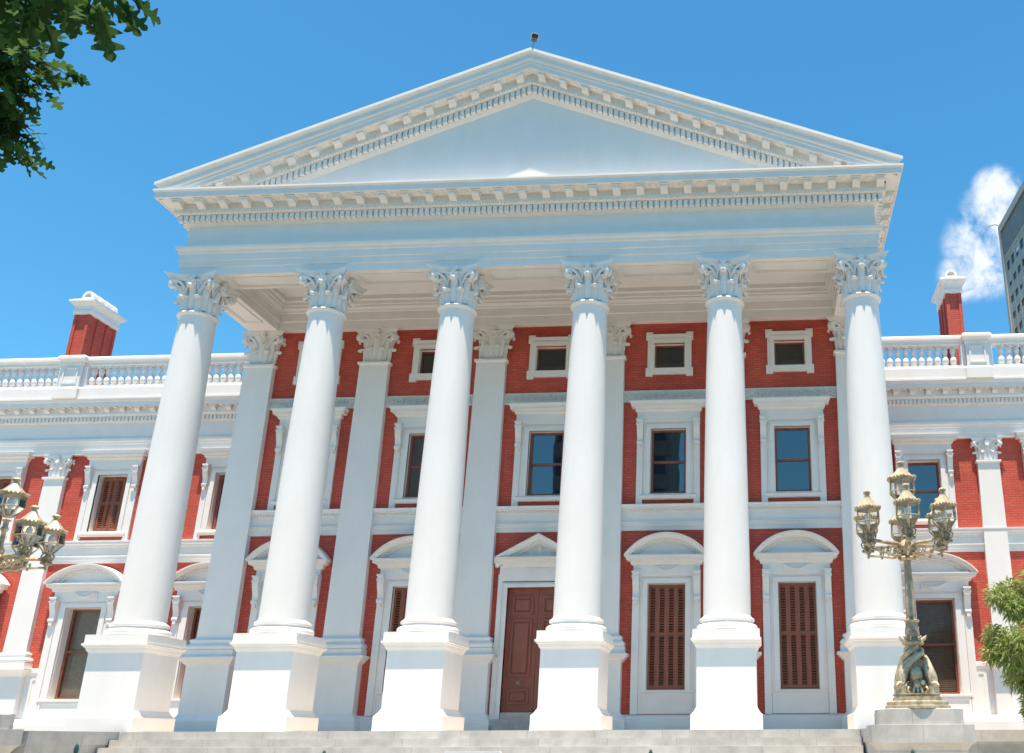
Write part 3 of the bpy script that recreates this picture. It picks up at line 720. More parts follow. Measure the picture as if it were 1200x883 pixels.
# ---- wings
ZW = 9.09
for sgn in (-1, 1):
    x0, x1 = (-25, -9.42) if sgn < 0 else (9.42, 25)
    wx = [sgn * q for q in (11.55, 15.65, 19.72)]
    hl = []
    for x in wx: hl += [(x - .52, x + .52, 6.44, 8.39), (x - .60, x + .60, 1.06, 3.91)]
    ww = wall(x0, x1, 0, 9.3, 7.0, hl, .34).build('wing_wall', BRICK, B)
    m = MB(); m.sweep([(x0, 7.0), (x1, 7.0)], [(o, z - .05) for o, z in prof]); m.build('string_course', TRIM, ww)
    m = MB(); m.sweep([(x0, 7.0), (x1, 7.0)], [(.62, -.003), (.62, .28), (.58, .285), (.40, .42), (.36, .46), (0, .475)])
    ed = sorted([x0, x1] + [q + e for q in wx for e in (-1.0, 1.0)])
    for a, b_ in zip(ed[::2], ed[1::2]):
        m.sweep([(a, 7.0), (b_, 7.0)], [(.07, .47), (.07, 1.80), (.09, 1.82), (.11, 1.88), (.11, 1.97), (.08, 2.01), (0, 2.02)], caps=True)
        for c_ in [x_ for x_ in (-21.7, -17.65, -13.6, 13.6, 17.65, 21.7) if a < x_ < b_]:
            for u_, v_ in ((a + .08, c_ - .72), (c_ + .72, b_ - .08)): frame_strips(m, u_, v_, .60, 1.70, .05, 6.91, 6.94)
    m.build('dado', WHITE, ww)
    P = [(x0, 6.85), (x1, 6.85)]
    m = MB(); m.box(x0, x1, 6.87, 7.6, ZW + .001, 10.9)
    m.sweep(P, [(-.05, ZW), (.01, ZW), (.01, 9.24), (.025, 9.25), (.025, 9.43), (.04, 9.44), (.05, 9.50), (.075, 9.55), (.08, 9.63), (.0, 9.65), (.004, 10.22), (.04, 10.24), (.055, 10.26), (.055, 10.41), (.12, 10.42), (.135, 10.44), (.16, 10.48), (.165, 10.53), (.15, 10.54), (.15, 10.735), (.32, 10.74), (.32, 10.72), (.345, 10.72), (.345, 10.87), (.37, 10.89), (.395, 10.95), (.40, 10.97), (.40, 11.03), (-.3, 11.06)])
    we = m.build('wing_entablature', TRIM, B)
    m = MB(); blocks(m, P, .05, .12, .085, 10.26, 10.41, .135); m.build('dentil_course', TRIM, we)
    m = MB(); q = along_path(P, 0, .545)
    for c, d, n in q: modillion(m, c, d, n, .145, .285, .17, 10.55, 10.74, flat, .55)
    for a, b_ in zip(q[:-1], q[1:]): rosette(m, (a[0] + b_[0]) / 2 + Vector((0, -.235)), 10.74, flat, .07)
    m.build('modillion_course', TRIM, we)
    # balustrade
    m = MB(); m.sweep(P, [(.37, 11.03), (.37, 11.40), (.34, 11.43), (.31, 11.45), (.31, 11.51), (-.16, 11.51), (-.16, 10.9)])
    m.sweep(P, [(.26, 12.26), (.285, 12.28), (.285, 12.36), (.31, 12.40), (.35, 12.44), (.35, 12.53), (.31, 12.59), (-.10, 12.59), (-.16, 12.5), (-.08, 12.26), (.26, 12.26)])
    bal = m.build('balustrade', WHITE, B)
    piers = [sgn * 13.5, sgn * 17.6, sgn * 21.7]
    for px in piers:
        m = MB(); m.box(px - .36, px + .36, 6.45, 6.98, 11.38, 12.3); frame_strips(m, px - .27, px + .27, 11.56, 12.16, .05, 6.42, 6.46)
        m.rect_mould(.37, .26, [(0, 12.262), (.03, 12.28), (.03, 12.365), (.08, 12.405), (.12, 12.45), (.12, 12.53), (.06, 12.60)], px, 6.70); m.rect_mould(.36, .26, [(.075, 11.0), (.075, 11.365), (.035, 11.405), (0, 11.44)], px, 6.70)
        for s in (-1, 1): m.box(px + s * .44 - .07, px + s * .44 + .07, 6.55, 6.85, 11.49, 12.27)
        m.build('balustrade_pier', WHITE, bal)
    if sgn == -1:
        bp_ = [(.09, 0), (.09, .05), (.06, .065), (.06, .09), (.085, .11), (.112, .17), (.12, .23), (.108, .30), (.07, .36), (.055, .385), (.07, .40), (.07, .42), (.06, .44), (.09, .52), (.096, .58), (.08, .65), (.05, .675), (.06, .685), (.06, .70), (.09, .715), (.09, .77)]
        m = MB(); m.lathe(bp_[2:-2], 12); m.box(-.095, .095, -.095, .095, -.01, .055); m.box(-.095, .095, -.095, .095, .71, .775)
        BAL = m.mesh('baluster', WHITE)
    xx = 9.6
    while xx < 24.5 and xx < (20.9 if sgn < 0 else 18.5):
        if all(abs(sgn * xx - px) > .60 for px in piers): link_mesh('baluster', BAL, bal, (sgn * xx, 6.70, 11.495))
        xx += .262
    m = MB(); m.box(x0, x1, 7.3, 14, 10.6, 10.95); m.build('wing_roof', ROOFM, B)
    # windows
    for i, x in enumerate(wx):
        if sgn > 0 or i < 0:
            upper_window(x, 7.0, -.05, FU, GU, .17)
        else:
            o = upper_window(x, 7.0, -.05, None, None)
            fr = MB(); frame_strips(fr, -.52, .52, 6.49, 8.44, .06, .22, .30); fr.build('window_frame', WOOD, o)
            b2 = MB(); b2.box(-.47, .47, .30, .305, 6.5, 8.43); b2.build('pane', PANE_DIM, o)
            if i == 0 and sgn < 0: SHU = shutter_leaf(.25, 6.56, 8.38)
            y_ = .17; xx = -.46
            for k, an in enumerate((16, -22, 24, -16)):
                sv = link_mesh('shutter', SHU, o, (xx, y_, 0), R(an)); xx += .25 * math.cos(R(an)) ; y_ += .25 * math.sin(R(an))
        o = ground_window(x, 6.92); o.scale.x = 1.14
        f_, g_ = sash(.525, 1.06, 3.91, 2.55, .30)
        f_.build('window_frame', SHUT if sgn < 0 else WOOD, o); g_.build('pane', CLEAR, o)
        bl = MB(); z = 1.10
        if sgn < 0: bl.box(-.5, .5, .36, .365, 1.07, 3.9)
        else:
            while z < 3.88:
                s2 = len(bl.v); bl.box(-.46, .46, -.03, .03, -.003, .003); bl.xf(s2, Matrix.Translation((0, .36, z)) @ Matrix.Rotation(R(50), 4, 'X')); z += .055
            bl.box(-.5, .5, .40, .405, 1.07, 3.9)
        bl.build('blind', BLIND, o)

# ---- chimneys
def chimney(x0, x1, y0, y1, zt):
    o = MB(); o.box(x0 + .04, x1 - .04, y0 + .04, y1 - .04, 10.8, zt)
    for (a, b_, c, d) in ((x0, x0 + .12, y0, y0 + .12), (x1 - .12, x1, y0, y0 + .12), (x0, x0 + .12, y1 - .12, y1), (x1 - .12, x1, y1 - .12, y1)): o.box(a, b_, c, d, 10.8, zt - .001)
    n = 3
    for s, xx in ((-1, x0), (1, x1)):
        for i in range(1, n):
            yy = y0 + (y1 - y0) * i / n; o.box(min(xx, xx - s * .05), max(xx, xx - s * .05), yy - .05, yy + .05, 10.8, zt - .002)
    c = o.build('chimney', BRICK, B)
    m = MB(); m.rect_mould((x1 - x0) / 2, (y1 - y0) / 2, [(.0, zt), (.03, zt + .005), (.05, zt + .10), (.05, zt + .16), (.02, zt + .17), (.04, zt + .33), (.07, zt + .35), (.16, zt + .45), (.19, zt + .47), (.19, zt + .53), (.05, zt + .62)], (x0 + x1) / 2, (y0 + y1) / 2)
    m.build('chimney_cap', TRIM, c)
    k = 4; ln = (y1 - y0) / k
    for i in range(k):
        m = MB(); yy = y0 + ln * (i + .5); half = []
        for q in range(9): a = PI * q / 8; half.append((.5 * (x0 + x1) + .22 * math.cos(a), zt + .74 + .26 * math.sin(a)))
        inner = [(.5 * (x0 + x1) + .13 * math.cos(PI * q / 8), zt + .74 + .17 * math.sin(PI * q / 8)) for q in range(8, -1, -1)]
        m.prism(half + inner, yy - ln * .33, yy + ln * .33, 'y'); m.prism(inner, yy - .02, yy + ln * .3, 'y'); m.box(x0 + .06, x1 - .06, yy - ln * .32, yy + ln * .32, zt + .55, zt + .742)
        m.build('chimney_pot', TRIM, c)
chimney(-19.05, -18.45, 7.75, 9.25, 14.85)
chimney(13.0, 13.55, 8.1, 9.6, 14.92)

# ------------------------------------------------------------------ things on and around the building
# camera on the gable tip
t = empty('security_camera', (.05, -1.05, 18.355)); t.scale = (.8, .8, .85); tag(t, 'small dark security camera with a pale hood on a thin pole at the gable tip', 'security camera')
m = MB(); m.tube([(0, 0, 0), (.005, 0, .25), (.02, 0, .42)], .014, 6); m.lathe([(.05, 0), (.05, .015), (.015, .02)], 8); m.build('pole', PATINA, t)
m = MB(); m.box(-.10, .10, -.19, .14, -.05, .06); m.lathe([(.035, 0), (.05, .03), (.05, .05)], 10, (0, -.2, -.03)); m.xf(0, Matrix.Translation((.04, -.02, .46)) @ Matrix.Rotation(R(22), 4, 'Z') @ Matrix.Rotation(R(14), 4, 'X')); m.build('camera_body', BLACKM, t)
m = MB(); m.prism([(-.13, .0), (-.11, .07), (.11, .07), (.13, .0), (.12, .0), (.10, .055), (-.10, .055), (-.12, 0)], -.24, .15, 'y'); m.xf(0, Matrix.Translation((.04, -.02, .50)) @ Matrix.Rotation(R(22), 4, 'Z') @ Matrix.Rotation(R(14), 4, 'X')); m.build('hood', TRIM, t)
# roof vents behind the right balustrade
for i, (x, h, lab) in enumerate([(11.95, 12.15, 'dark vent pipe on a square base behind the right balustrade, the taller one'), (11.5, 11.75, 'short dark vent cap behind the right balustrade')]):
    t = empty('vent_pipe', (x, 8.3, 10.95)); tag(t, lab, 'vent pipe')
    m = MB(); m.tube([(0, 0, 0), (0, 0, h - 10.95 + .25)], .035, 8); m.build('pipe', BLACKM, t)
    m = MB(); m.box(-.16, .16, -.12, .12, .0, .62); m.build('vent_base', PATINA, t)
    m = MB(); m.lathe([(.03, 0), (.08, .02), (.08, .05), (.02, .11)], 10, (0, 0, h - 10.95 + .22)); m.build('cowl', BLACKM, t)

# steps
m = MB(); n = 11; rise = 1.83 / n
for i in range(1, n): m.box(-8.29, 8.29, -1.0 - .34 * i, -1.0 - .34 * (i - 1) + .0, GZ - .05, -rise * i)
tag(m.build('stone_steps', STONE), 'broad flight of grey granite steps below the white column pedestals', 'steps')

# cheek walls, lamp plinths, terrace copings
def octo(hx, hy, ch, cx, cy): return [(cx - hx, cy + hy - ch), (cx - hx, cy - hy + ch), (cx - hx + ch, cy - hy), (cx + hx - ch, cy - hy), (cx + hx, cy - hy + ch), (cx + hx, cy + hy - ch), (cx + hx - ch, cy + hy), (cx - hx + ch, cy + hy)]
def slab(mb, poly, prof_):
    b = len(mb.v); k = len(prof_); mb.sweep(poly, prof_, closed=True)
    mb.f.append([b + i * k for i in range(len(poly) - 1, -1, -1)]); mb.sm.append(False); mb.f.append([b + i * k + k - 1 for i in range(len(poly))]); mb.sm.append(False)
LX, LY = 9.07, -4.3
COP = [(-.14, -1.8), (-.14, -.46), (-.10, -.44), (-.10, -.40), (-.05, -.33), (-.01, -.28), (.03, -.27), (.03, .0)]
for sgn, side in ((-1, 'left'), (1, 'right')):
    cx = LX if sgn > 0 else -LX - .2; t = empty('lamp_plinth', (cx, LY, GZ))
    tag(t, f'grey granite plinth of two stepped slabs under the {side} bronze lamp', 'plinth')
    m = MB(); slab(m, octo(.86, .66, .22, 0, 0), [(-.12, 0.0), (-.12, 1.37), (-.08, 1.39), (-.08, 1.43), (-.03, 1.50), (.02, 1.545), (.05, 1.56), (.05, 1.86), (-.05, 1.865)]); m.build('lower_slab', STONE, t)
    m = MB(); slab(m, octo(.74, .54, .2, 0, 0), [(0, 1.864), (.02, 1.866), (.02, 2.13), (0, 2.14)]); m.build('upper_slab', STONE, t)
    xa, xb = sorted((sgn * 8.36, sgn * 8.8)); m = MB()
    m.sweep([(xa, -.99), (xa, -3.7), (xb, -3.7), (xb, -.99)], COP + [(-.1, .004)], caps=True); m.box(xa, xb, -3.7, -.99, -1.8, .003)
    tag(m.build('cheek_wall', STONE), f'low granite wall with moulded coping closing the steps on the {side}', 'wall')
    xa, xb = sorted((sgn * 8.82, sgn * 25)); m = MB()
    m.sweep([(xa, 2.0), (xb, 2.0)], COP + [(-.3, .006)], caps=True)
    tag(m.build('terrace_wall', STONE), f'granite terrace wall with projecting coping before the {side} wing', 'wall')

# seven-light bronze lamps
def lantern_meshes():
    fr = MB(); gl = MB(); cp = MB(); rr = .255; re = .285; zt, zm, zb = .52, .26, .06
    P6 = lambda r, z, k: (r * math.cos(k * PI / 3 + PI / 6), r * math.sin(k * PI / 3 + PI / 6), z)
    for k in range(6):
        fr.tube([P6(rr * .93, zt, k), P6(rr, zm, k), P6(.085, zb, k)], .014, 5)
        fr.tube([P6(rr, zm, k), P6(rr, zm, k + 1)], .013, 5); fr.tube([P6(rr * .93, zt, k), P6(rr * .93, zt, k + 1)], .016, 5)
        gl.add([P6(rr * .92, zt, k), P6(rr * .92, zt, k + 1), P6(rr * .985, zm, k + 1), P6(rr * .985, zm, k)], [(0, 1, 2, 3)])
        gl.add([P6(rr * .985, zm, k), P6(rr * .985, zm, k + 1), P6(.08, zb, k + 1), P6(.08, zb, k)], [(0, 1, 2, 3)])
    fr.lathe([(.09, .05), (.10, .065), (.09, .08)], 12)
    cp.lathe([(re - .02, .50), (re, .51), (re + .003, .53), (re - .02, .545), (.20, .60), (.13, .68), (.09, .73), (.07, .76), (.075, .775), (.05, .79), (.05, .81), (.08, .83), (.085, .86), (.06, .89), (.02, .905), (.001, .906)], 6, cap=False, a0=PI / 6, smooth=False)
    cp.lathe([(.001, .515), (re - .02, .50)], 6, cap=False, a0=PI / 6)
    for k in range(24):
        q0 = Vector(P6(re, .545, k // 4)); q1 = Vector(P6(re, .545, k // 4 + 1)); cp.ball(q0.lerp(q1, (k % 4 + .5) / 4), .026, (1, 1, 1.1), 6, 4)
    bu = MB(); bu.lathe([(.02, .10), (.03, .14), (.03, .24), (.05, .27), (.07, .34), (.06, .42), (.02, .46), (.001, .465)], 10)
    ft = MB(); ft.lathe([(.001, -.30), (.018, -.285), (.03, -.26), (.012, -.235), (.03, -.21), (.055, -.19), (.075, -.15), (.05, -.11), (.085, -.06), (.10, -.02), (.06, .01), (.05, .03), (.09, .055)], 12, cap=False)
    for k in range(6):
        a = k * PI / 3; d = Vector((math.cos(a), math.sin(a), 0))
        ft.tube([d * .05 + Vector((0, 0, -.10)), d * .12 + Vector((0, 0, -.07)), d * .14 + Vector((0, 0, .0)), d * .10 + Vector((0, 0, .05)), d * .13 + Vector((0, 0, .09))], .016, 5)
        ft.ball(d * .10 + Vector((0, 0, -.14)), .035, segs=6, rings=4)
    return fr.mesh('lantern', BRONZE), gl.mesh('glass', LANTERN), cp.mesh('lantern_cap', BRONZE), bu.mesh('bulb', TRIM), ft.mesh('lantern_foot', PATINA)
LM = lantern_meshes()
def make_lamp():
    t = empty('lamp_post', (0, 0, 0))           # origin at the plinth top
    m = MB(); m.lathe([(.60, 0), (.60, .05), (.56, .06), (.56, .12), (.52, .14)], 40)
    slab(m, octo(.42, .42, .14, 0, 0), [(0, .14), (0, .21), (-.03, .215), (-.03, .24), (0, .25), (0, .27)])
    m.build('base', BRONZE, t)
    m = MB()                                     # scrolled feet, shells and dolphins with entwined tails
    for k in range(4):
        a = PI / 4 + k * PI / 2; d = Vector((math.cos(a), math.sin(a), 0)); e = Vector((-d.y, d.x, 0)); Z = Vector((0, 0, 1))
        st = len(m.v); m.box(-.10, .10, -.09, .09, .265, .40); m.xf(st, Matrix.Translation(d * .36) @ Matrix.Rotation(a, 4, 'Z'))
        for s in (-1, 1): m.tube([d * .33 + e * (s * .13) + Z * (.33 + .05 * math.cos(i * .7)) + d * (.05 * math.sin(i * .7)) for i in range(10)], .025, 5)
        pts = [d * .40 + Z * .42, d * .40 + Z * .50, d * .36 + Z * .62, d * .29 + e * .03 + Z * .74, d * .22 + e * .08 + Z * .84, d * .12 + e * .16 + Z * .93, d * -.02 + e * .18 + Z * 1.0, d * -.10 + e * .10 + Z * 1.08, d * -.10 + Z * 1.15, d * -.14 - e * .05 + Z * 1.22]
        m.tube(pts, [.075, .095, .10, .088, .075, .06, .05, .042, .035, .03], 8)
        m.ball(d * .42 + Z * .44, .085, (1, 1, .8), 8, 6)
        m.tube([d * .46 + Z * .45, d * .53 + Z * .40], [.045, .02], 6)
        f = pts[-1]; 
        for s in (-1, 1): m.tube([f, f + d * -.05 + e * (s * .06) + Z * .05, f + d * -.07 + e * (s * .10) + Z * .11], [.03, .035, .008], 6, .5)
        b_ = k * PI / 2; g = Vector((math.cos(b_), math.sin(b_), 0)); h = Vector((-g.y, g.x, 0))
        m.ball(g * .22 + Z * .60, .12, (1, 1, 1.25), 10, 7)
        for q in (-1, 0, 1): m.tube([g * .30 + h * (q * .03) + Z * .44, g * .35 + h * (q * .07) + Z * .33, g * .36 + h * (q * .08) + Z * .275], .028, 5)
        m.ball(g * .34 + h * .10 + Z * .46, .05, segs=8, rings=5); m.ball(g * .33 + Z * .43, .07, segs=8, rings=5)
    m.lathe([(.16, .26), (.13, .5), (.10, .9), (.12, 1.1), (.10, 1.2)], 12)
    m.build('dolphin_group', BRONZE, t)
    m = MB()
    m.lathe([(.10, 1.12), (.20, 1.17), (.21, 1.20), (.15, 1.24), (.10, 1.28), (.11, 1.31), (.14, 1.34), (.135, 1.42), (.12, 1.50), (.115, 1.57), (.145, 1.59), (.155, 1.61), (.11, 1.63), (.10, 1.66)], 16)
    k_ = 12; pr = [(.095, 1.66), (.10, 1.75), (.088, 2.1), (.074, 2.5), (.062, 2.78)]
    vs = []; fs = []
    for r_, z in pr:
        for i in range(48): a = 2 * PI * i / 48; q = r_ * (1 - .10 * (.5 + .5 * math.cos(i * PI / 2))); vs.append((q * math.cos(a), q * math.sin(a), z))
    for j in range(len(pr) - 1):
        for i in range(48): fs.append((j * 48 + i, j * 48 + (i + 1) % 48, (j + 1) * 48 + (i + 1) % 48, (j + 1) * 48 + i))
    m.add(vs, fs)
    m.build('post', PATINA, t)
    m = MB()
    m.lathe([(.08, 2.76), (.12, 2.79), (.10, 2.83), (.07, 2.86), (.09, 2.9), (.14, 2.97), (.16, 3.03), (.12, 3.10), (.08, 3.16), (.10, 3.22), (.06, 3.28), (.045, 3.36), (.045, 3.60), (.08, 3.66), (.05, 3.72), (.05, 3.80), (.09, 3.85)], 14)
    m.build('hub', BRONZE, t)
    RA = .83
    for k in range(6):
        a = k * PI / 3 + PI / 6; d = Vector((math.cos(a), math.sin(a), 0)); Z = Vector((0, 0, 1)); m = MB()
        m.tube([d * .06 + Z * 3.02, d * .22 + Z * 3.08, d * .45 + Z * 3.08, d * .7 + Z * 3.10, d * RA + Z * 3.12], [.05, .042, .036, .034, .03], 8)
        m.tube([d * .08 + Z * 2.86, d * .3 + Z * 2.84, d * .55 + Z * 2.90, d * RA + Z * 2.94], .024, 6)
        e = Vector((-d.y, d.x, 0))
        for j in (0, 1, 3, 5):                        # leafy scrollwork hung under the arm
            c = d * (.16 + .075 * j) + Z * (2.95 - .012 * ((j * 5) % 3)); q = .065 - .004 * j
            m.tube([c + d * (q * math.cos(i * .75) * (1 - i / 16)) + Z * (q * math.sin(i * .75) * (1 - i / 16)) + e * (.012 * (-1) ** j) for i in range(11)], .014, 5)
            m.ball(c - Z * .07, .025, (1, 1, 1.3), 6, 4); m.ball(c + d * .03 + Z * .05, .022, segs=6, rings=4)
        for s in (-1, 1): m.ball(d * .13 + e * (s * .06) + Z * 2.80, .035, segs=6, rings=4)
        m.build('arm', BRONZE, t)
    spots = [(RA * math.cos(k * PI / 3 + PI / 6), RA * math.sin(k * PI / 3 + PI / 6), 3.18) for k in range(6)] + [(0, 0, 3.86)]
    for x, y, z in spots:
        l = link_mesh('lantern', LM[0], t, (x, y, z)); s_ = (.93, .93, 1) if z < 3.5 else (1.05, 1.05, 1.0); l.scale = s_
        for nm, me in zip(('glass', 'lantern_cap', 'bulb', 'lantern_foot'), LM[1:]):
            if nm == 'lantern_foot' and z > 3.5: continue
            link_mesh(nm, me, l)
    return t
lamp = make_lamp(); lamp.location = (LX, LY, GZ + 2.14); lamp.rotation_euler.z = R(-4)
tag(lamp, 'right bronze lamp post with seven glass lanterns, dolphins entwined at its foot', 'lamp post', 'bronze lamp posts beside the steps')
l2 = copy_tree(lamp, None, (-LX - .30, LY, GZ + 2.14)); l2.rotation_euler.z = R(10)
tag(l2, 'left bronze lamp post cut by the photo edge, its lanterns before the wing', 'lamp post', 'bronze lamp posts beside the steps')

# green posts at the foot of the steps
pm = MB(); pm.lathe([(.07, 0), (.07, .06), (.035, .09), (.03, 1.30), (.045, 1.32), (.045, 1.35), (.028, 1.37), (.03, 1.40), (.034, 1.44), (.018, 1.49), (.001, 1.51)], 10)
for x, h, lab in [(-3.47, 1.6, 'thin dark green post with pointed tip near the left lamp plinth'), (.12, 1.5, 'thin dark green post tip before the second column pedestal from left'), (4.69, 1.5, 'thin dark green post tip before the steps between fourth and fifth pedestals'), (8.24, 1.49, 'thin dark green post tip in front of the right lamp plinth')]:
    t = pm.build('bollard_post', GREENP, None, (x, -9.0, GZ)); t.scale = (1, 1, h / 1.51)
    tag(t, lab, 'post', 'green posts before the steps')
t = empty('notice_board', (1.93, -8, GZ)); tag(t, 'white panel whose top edge shows at the bottom before the steps', 'notice board')
m = MB(); m.prism([(-.44, .95), (-.44, 1.44), (-.42, 1.47), (.40, 1.47), (.42, 1.44), (.42, .95)], -.02, .02, 'y'); m.build('panel', TRIM, t)
for x in (-.35, .33): m = MB(); m.tube([(x, .03, 0), (x, .03, 1.4)], .02, 8); m.build('leg', BLACKM, t)

# tower block behind the right wing
DY, H, FL = 42, 97.8, 3.4
t = empty('tower_block', (54.5 + DY * math.sin(R(2.8)), 143.1 - DY * math.cos(R(2.8)), GZ), None, R(2.8))
tag(t, 'tall grey concrete tower block with rows of small windows beyond the right wing', 'building')
m = MB(); m.box(.4, 40, .4, DY - .4, 0, H - 3); m.build('body', CONCD, t)
m = MB(); m.box(-.02, 40.3, -.4, DY - .9, H - 7.2, H - 1.7); m.build('blank_band', CONCD, t)
m = MB(); m.sweep([(0, DY + .1), (0, -.4), (40.3, -.4)], [(0, H - 1.6), (.35, H - 1.6), (.35, H), (-.8, H), (-.8, H - 1.6)], caps=True); m.box(-.32, .02, DY - .9, DY + .1, 0, H - 1.602)
m.box(-.10, .02, -.4, DY - .9, H - 7.9, H - 7.2); m.build('parapet', CONC, t)
m = MB()
for j in range(15): m.box(0, .42, 0, DY - .9, H - 7.9 - FL * j - 1.45 if j else H - 7.9 - .9, H - 7.9 - FL * j + (.55 if j else 0))
m.build('spandrel', CONC, t)
NW = 15
m = MB()
for i in range(NW): y = DY - .9 - 2.7 * i; m.box(-.06, .40, y - .8, y, H - 7.9 - FL * 15, H - 7.9)
m.build('mullion_wall', CONC, t)
wm = MB(); wm.box(.16, .36, -.95, .95, 0, 2.0); WMESH = wm.mesh('window', PANE_TOWER)
bm_ = MB(); bm_.box(.12, .16, -.95, .95, 1.1, 2.0); BMESH = bm_.mesh('blind', TRIM)
random.seed(77)
for j in range(6):
    for i in range(NW - 1):
        q = link_mesh('window', WMESH, t, (0, DY - .9 - 2.7 * i - 1.75, H - 7.9 - FL * (j + 1) + .55))
        if random.random() < .3: link_mesh('blind', BMESH, q)
m = MB(); m.tube([(4, 25, H - 3), (4, 25, H + 13)], .1, 6); m.tube([(3.2, 25, H + 9.6), (4.8, 25, H + 9.6)], .07, 5); m.tube([(3.4, 25, H + 7.4), (4.6, 25, H + 7.4)], .07, 5); m.build('aerial', CONC, t)
m = MB(); m.tube([(0.3, DY - .4, H), (-1.0, DY - .2, H + .5), (-2.3, DY, H + .15), (-2.6, DY, H - .5)], .11, 6); m.build('roof_arm', CONC, t)

# ------------------------------------------------------------------ trees
def oak_leaf(mb, p, d, nrm, s):
    d = d.normalized(); b = d.cross(nrm).normalized(); nn = b.cross(d)
    ol = [(0, .015), (.08, .04), (.16, .17), (.22, .20), (.27, .08), (.34, .09), (.42, .28), (.49, .32), (.53, .10), (.62, .11), (.70, .29), (.77, .29), (.80, .09), (.88, .14), (.95, .09), (1.0, 0)]
    ol = [(t, w * random.uniform(.82, 1.1)) for t, w in ol]
    cv = random.uniform(-.12, .22); vs = []; n = len(ol)
    for t, w_ in ol: vs.append(p + (d * t - nn * (cv * t * t)) * s)
    for sg in (-1, 1):
        for t, w_ in ol: vs.append(p + (d * (t + .02) + b * (sg * w_ * .95) + nn * (.14 * w_ - cv * t * t)) * s)
    fs = []
    for i in range(n - 1):
        fs.append((i, i + 1, n + i + 1, n + i)); fs.append((i + 1, i, 2 * n + i, 2 * n + i + 1))
    mb.add(vs, fs, True)
def rnd(s=1): return Vector((random.gauss(0, s), random.gauss(0, s), random.gauss(0, s)))
oak = empty('oak_tree', (.6, -21.2, GZ)); tag(oak, 'dark green lobed oak leaves hanging in from the upper left corner', 'tree')
O = Vector(oak.location)
trk = MB(); tp = [Vector((0, 0, -.05)), Vector((.03, .05, .5)), Vector((.0, .1, 1.8)), Vector((.1, .05, 3.2)), Vector((.25, .2, 4.6)), Vector((.3, .35, 6.2)), Vector((.2, .5, 8.0))]
trk.tube(tp, [.48, .34, .29, .26, .2, .13, .05], 14)
trk.build('trunk', BARK, oak)
br = MB(); cr = MB()
def spray(pts, r0, nl, ls, spread, seed, step=1):
    random.seed(seed); pts = [Vector(p_) for p_ in pts]
    br.tube([p_ - O for p_ in pts], [r0 * (1 - .85 * i / (len(pts) - 1)) for i in range(len(pts))], 6)
    segs = len(pts) - 1
    for _ in range(nl):
        i = min(segs - 1, int(random.random() ** .8 * segs)); i = random.randrange(segs) if random.random() < .6 else i
        a = pts[i].lerp(pts[i + 1], random.random()); off = rnd(spread); off = off.normalized() * min(off.length, spread * 1.9); tw = a + off
        if random.random() < .5: br.tube([a - O, (a + off * .5 + Vector((0, 0, .02))) - O, tw - O], [.006, .004, .002], 4)
        for q in range(random.choice((1, 2, 3))):
            d = (off * .6 + rnd(spread * .6) + Vector((.0, 0, -.035))).normalized()
            oak_leaf(cr, tw - O + rnd(.02), d, (Vector((0, 0, 1)) + rnd(.45)).normalized(), ls * random.uniform(.65, 1.15))
T3 = O + tp[4]; T2 = O + tp[3]; T1 = O + tp[5]
A_ = lambda u, v, d: along(u, v, d)
# near bough with big leaves along the top edge of the picture
spray([T3, O + Vector((1.2, 1.1, 4.4)), A_(-232, -124, 3.9), A_(-72, -64, 3.5), A_(-2, -24, 3.2)], .07, 110, .11, .12, 3)
spray([A_(-72, -64, 3.5), A_(18, -29, 3.1), A_(58, -26, 2.9), A_(93, -26, 2.85)], .012, 60, .10, .045, 5)
for (u, v, uu, vv, d, s) in [(116, 6, 130, 72, 2.85, .17), (140, 4, 172, 36, 2.85, .15), (100, 2, 106, 36, 2.9, .11), (62, 4, 88, 44, 3.0, .17), (40, -4, 62, 24, 3.0, .15), (88, -12, 76, 38, 3.0, .14), (20, 0, 36, 40, 3.1, .16), (152, -6, 176, 10, 2.85, .12), (128, -8, 158, 20, 2.9, .14), (4, 10, 20, 52, 3.1, .16)]:
    a = A_(u, v, d); b_ = A_(uu, vv, d - .02); oak_leaf(cr, a - O, (b_ - a), (A_(u, v, 1) - A_(u, v, 2) + rnd(.25)).normalized(), (b_ - a).length)
spray([T1, A_(-200, -420, 3.6), A_(0, -330, 3.2), A_(160, -300, 3.0)], .03, 120, .16, .17, 8)  # extra unseen bough overhead, added to shade the near leaves from the sun
# further boughs lower down
spray([T2, O + Vector((1.0, 2.0, 3.6)), A_(-194, 36, 6.6), A_(-64, 42, 6.2), A_(-14, 51, 6.0), A_(14, 66, 5.9)], .05, 190, .12, .11, 11)
spray([A_(-94, 46, 6.2), A_(-44, 72, 6.1), A_(-6, 82, 6.0), A_(14, 98, 5.95)], .015, 130, .11, .075, 12)
spray([A_(-94, 6, 6.4), A_(-34, 16, 6.2), A_(-4, 22, 6.1), A_(18, 36, 6.0)], .015, 120, .115, .09, 13)
spray([T2, O + Vector((.9, 2.2, 3.0)), A_(-164, 136, 6.6), A_(-54, 131, 6.2), A_(-14, 138, 6.1), A_(26, 150, 6.0)], .04, 130, .11, .08, 14)
spray([A_(-54, 138, 6.2), A_(-14, 148, 6.1), A_(20, 160, 6.0)], .012, 60, .105, .055, 15)
# the rest of the crown, out of the picture above and to the left
random.seed(21)
for k in range(16):
    a = random.uniform(0, 2 * PI); l = random.uniform(1.6, 3.2); zz = random.uniform(4.2, 8.5)
    base = O + tp[3].lerp(tp[6], min(1, max(0, (zz - 4) / 5))); e = O + Vector((math.cos(a) * l - 1.2, math.sin(a) * l * .9 + .1, zz + random.uniform(-.2, .9)))
    spray([base, base.lerp(e, .5) + Vector((0, 0, .25)), e], .05, 110, .14, .32, 100 + k)
br.build('branch', BARK, oak); cr.build('crown', OAKLEAF, oak)

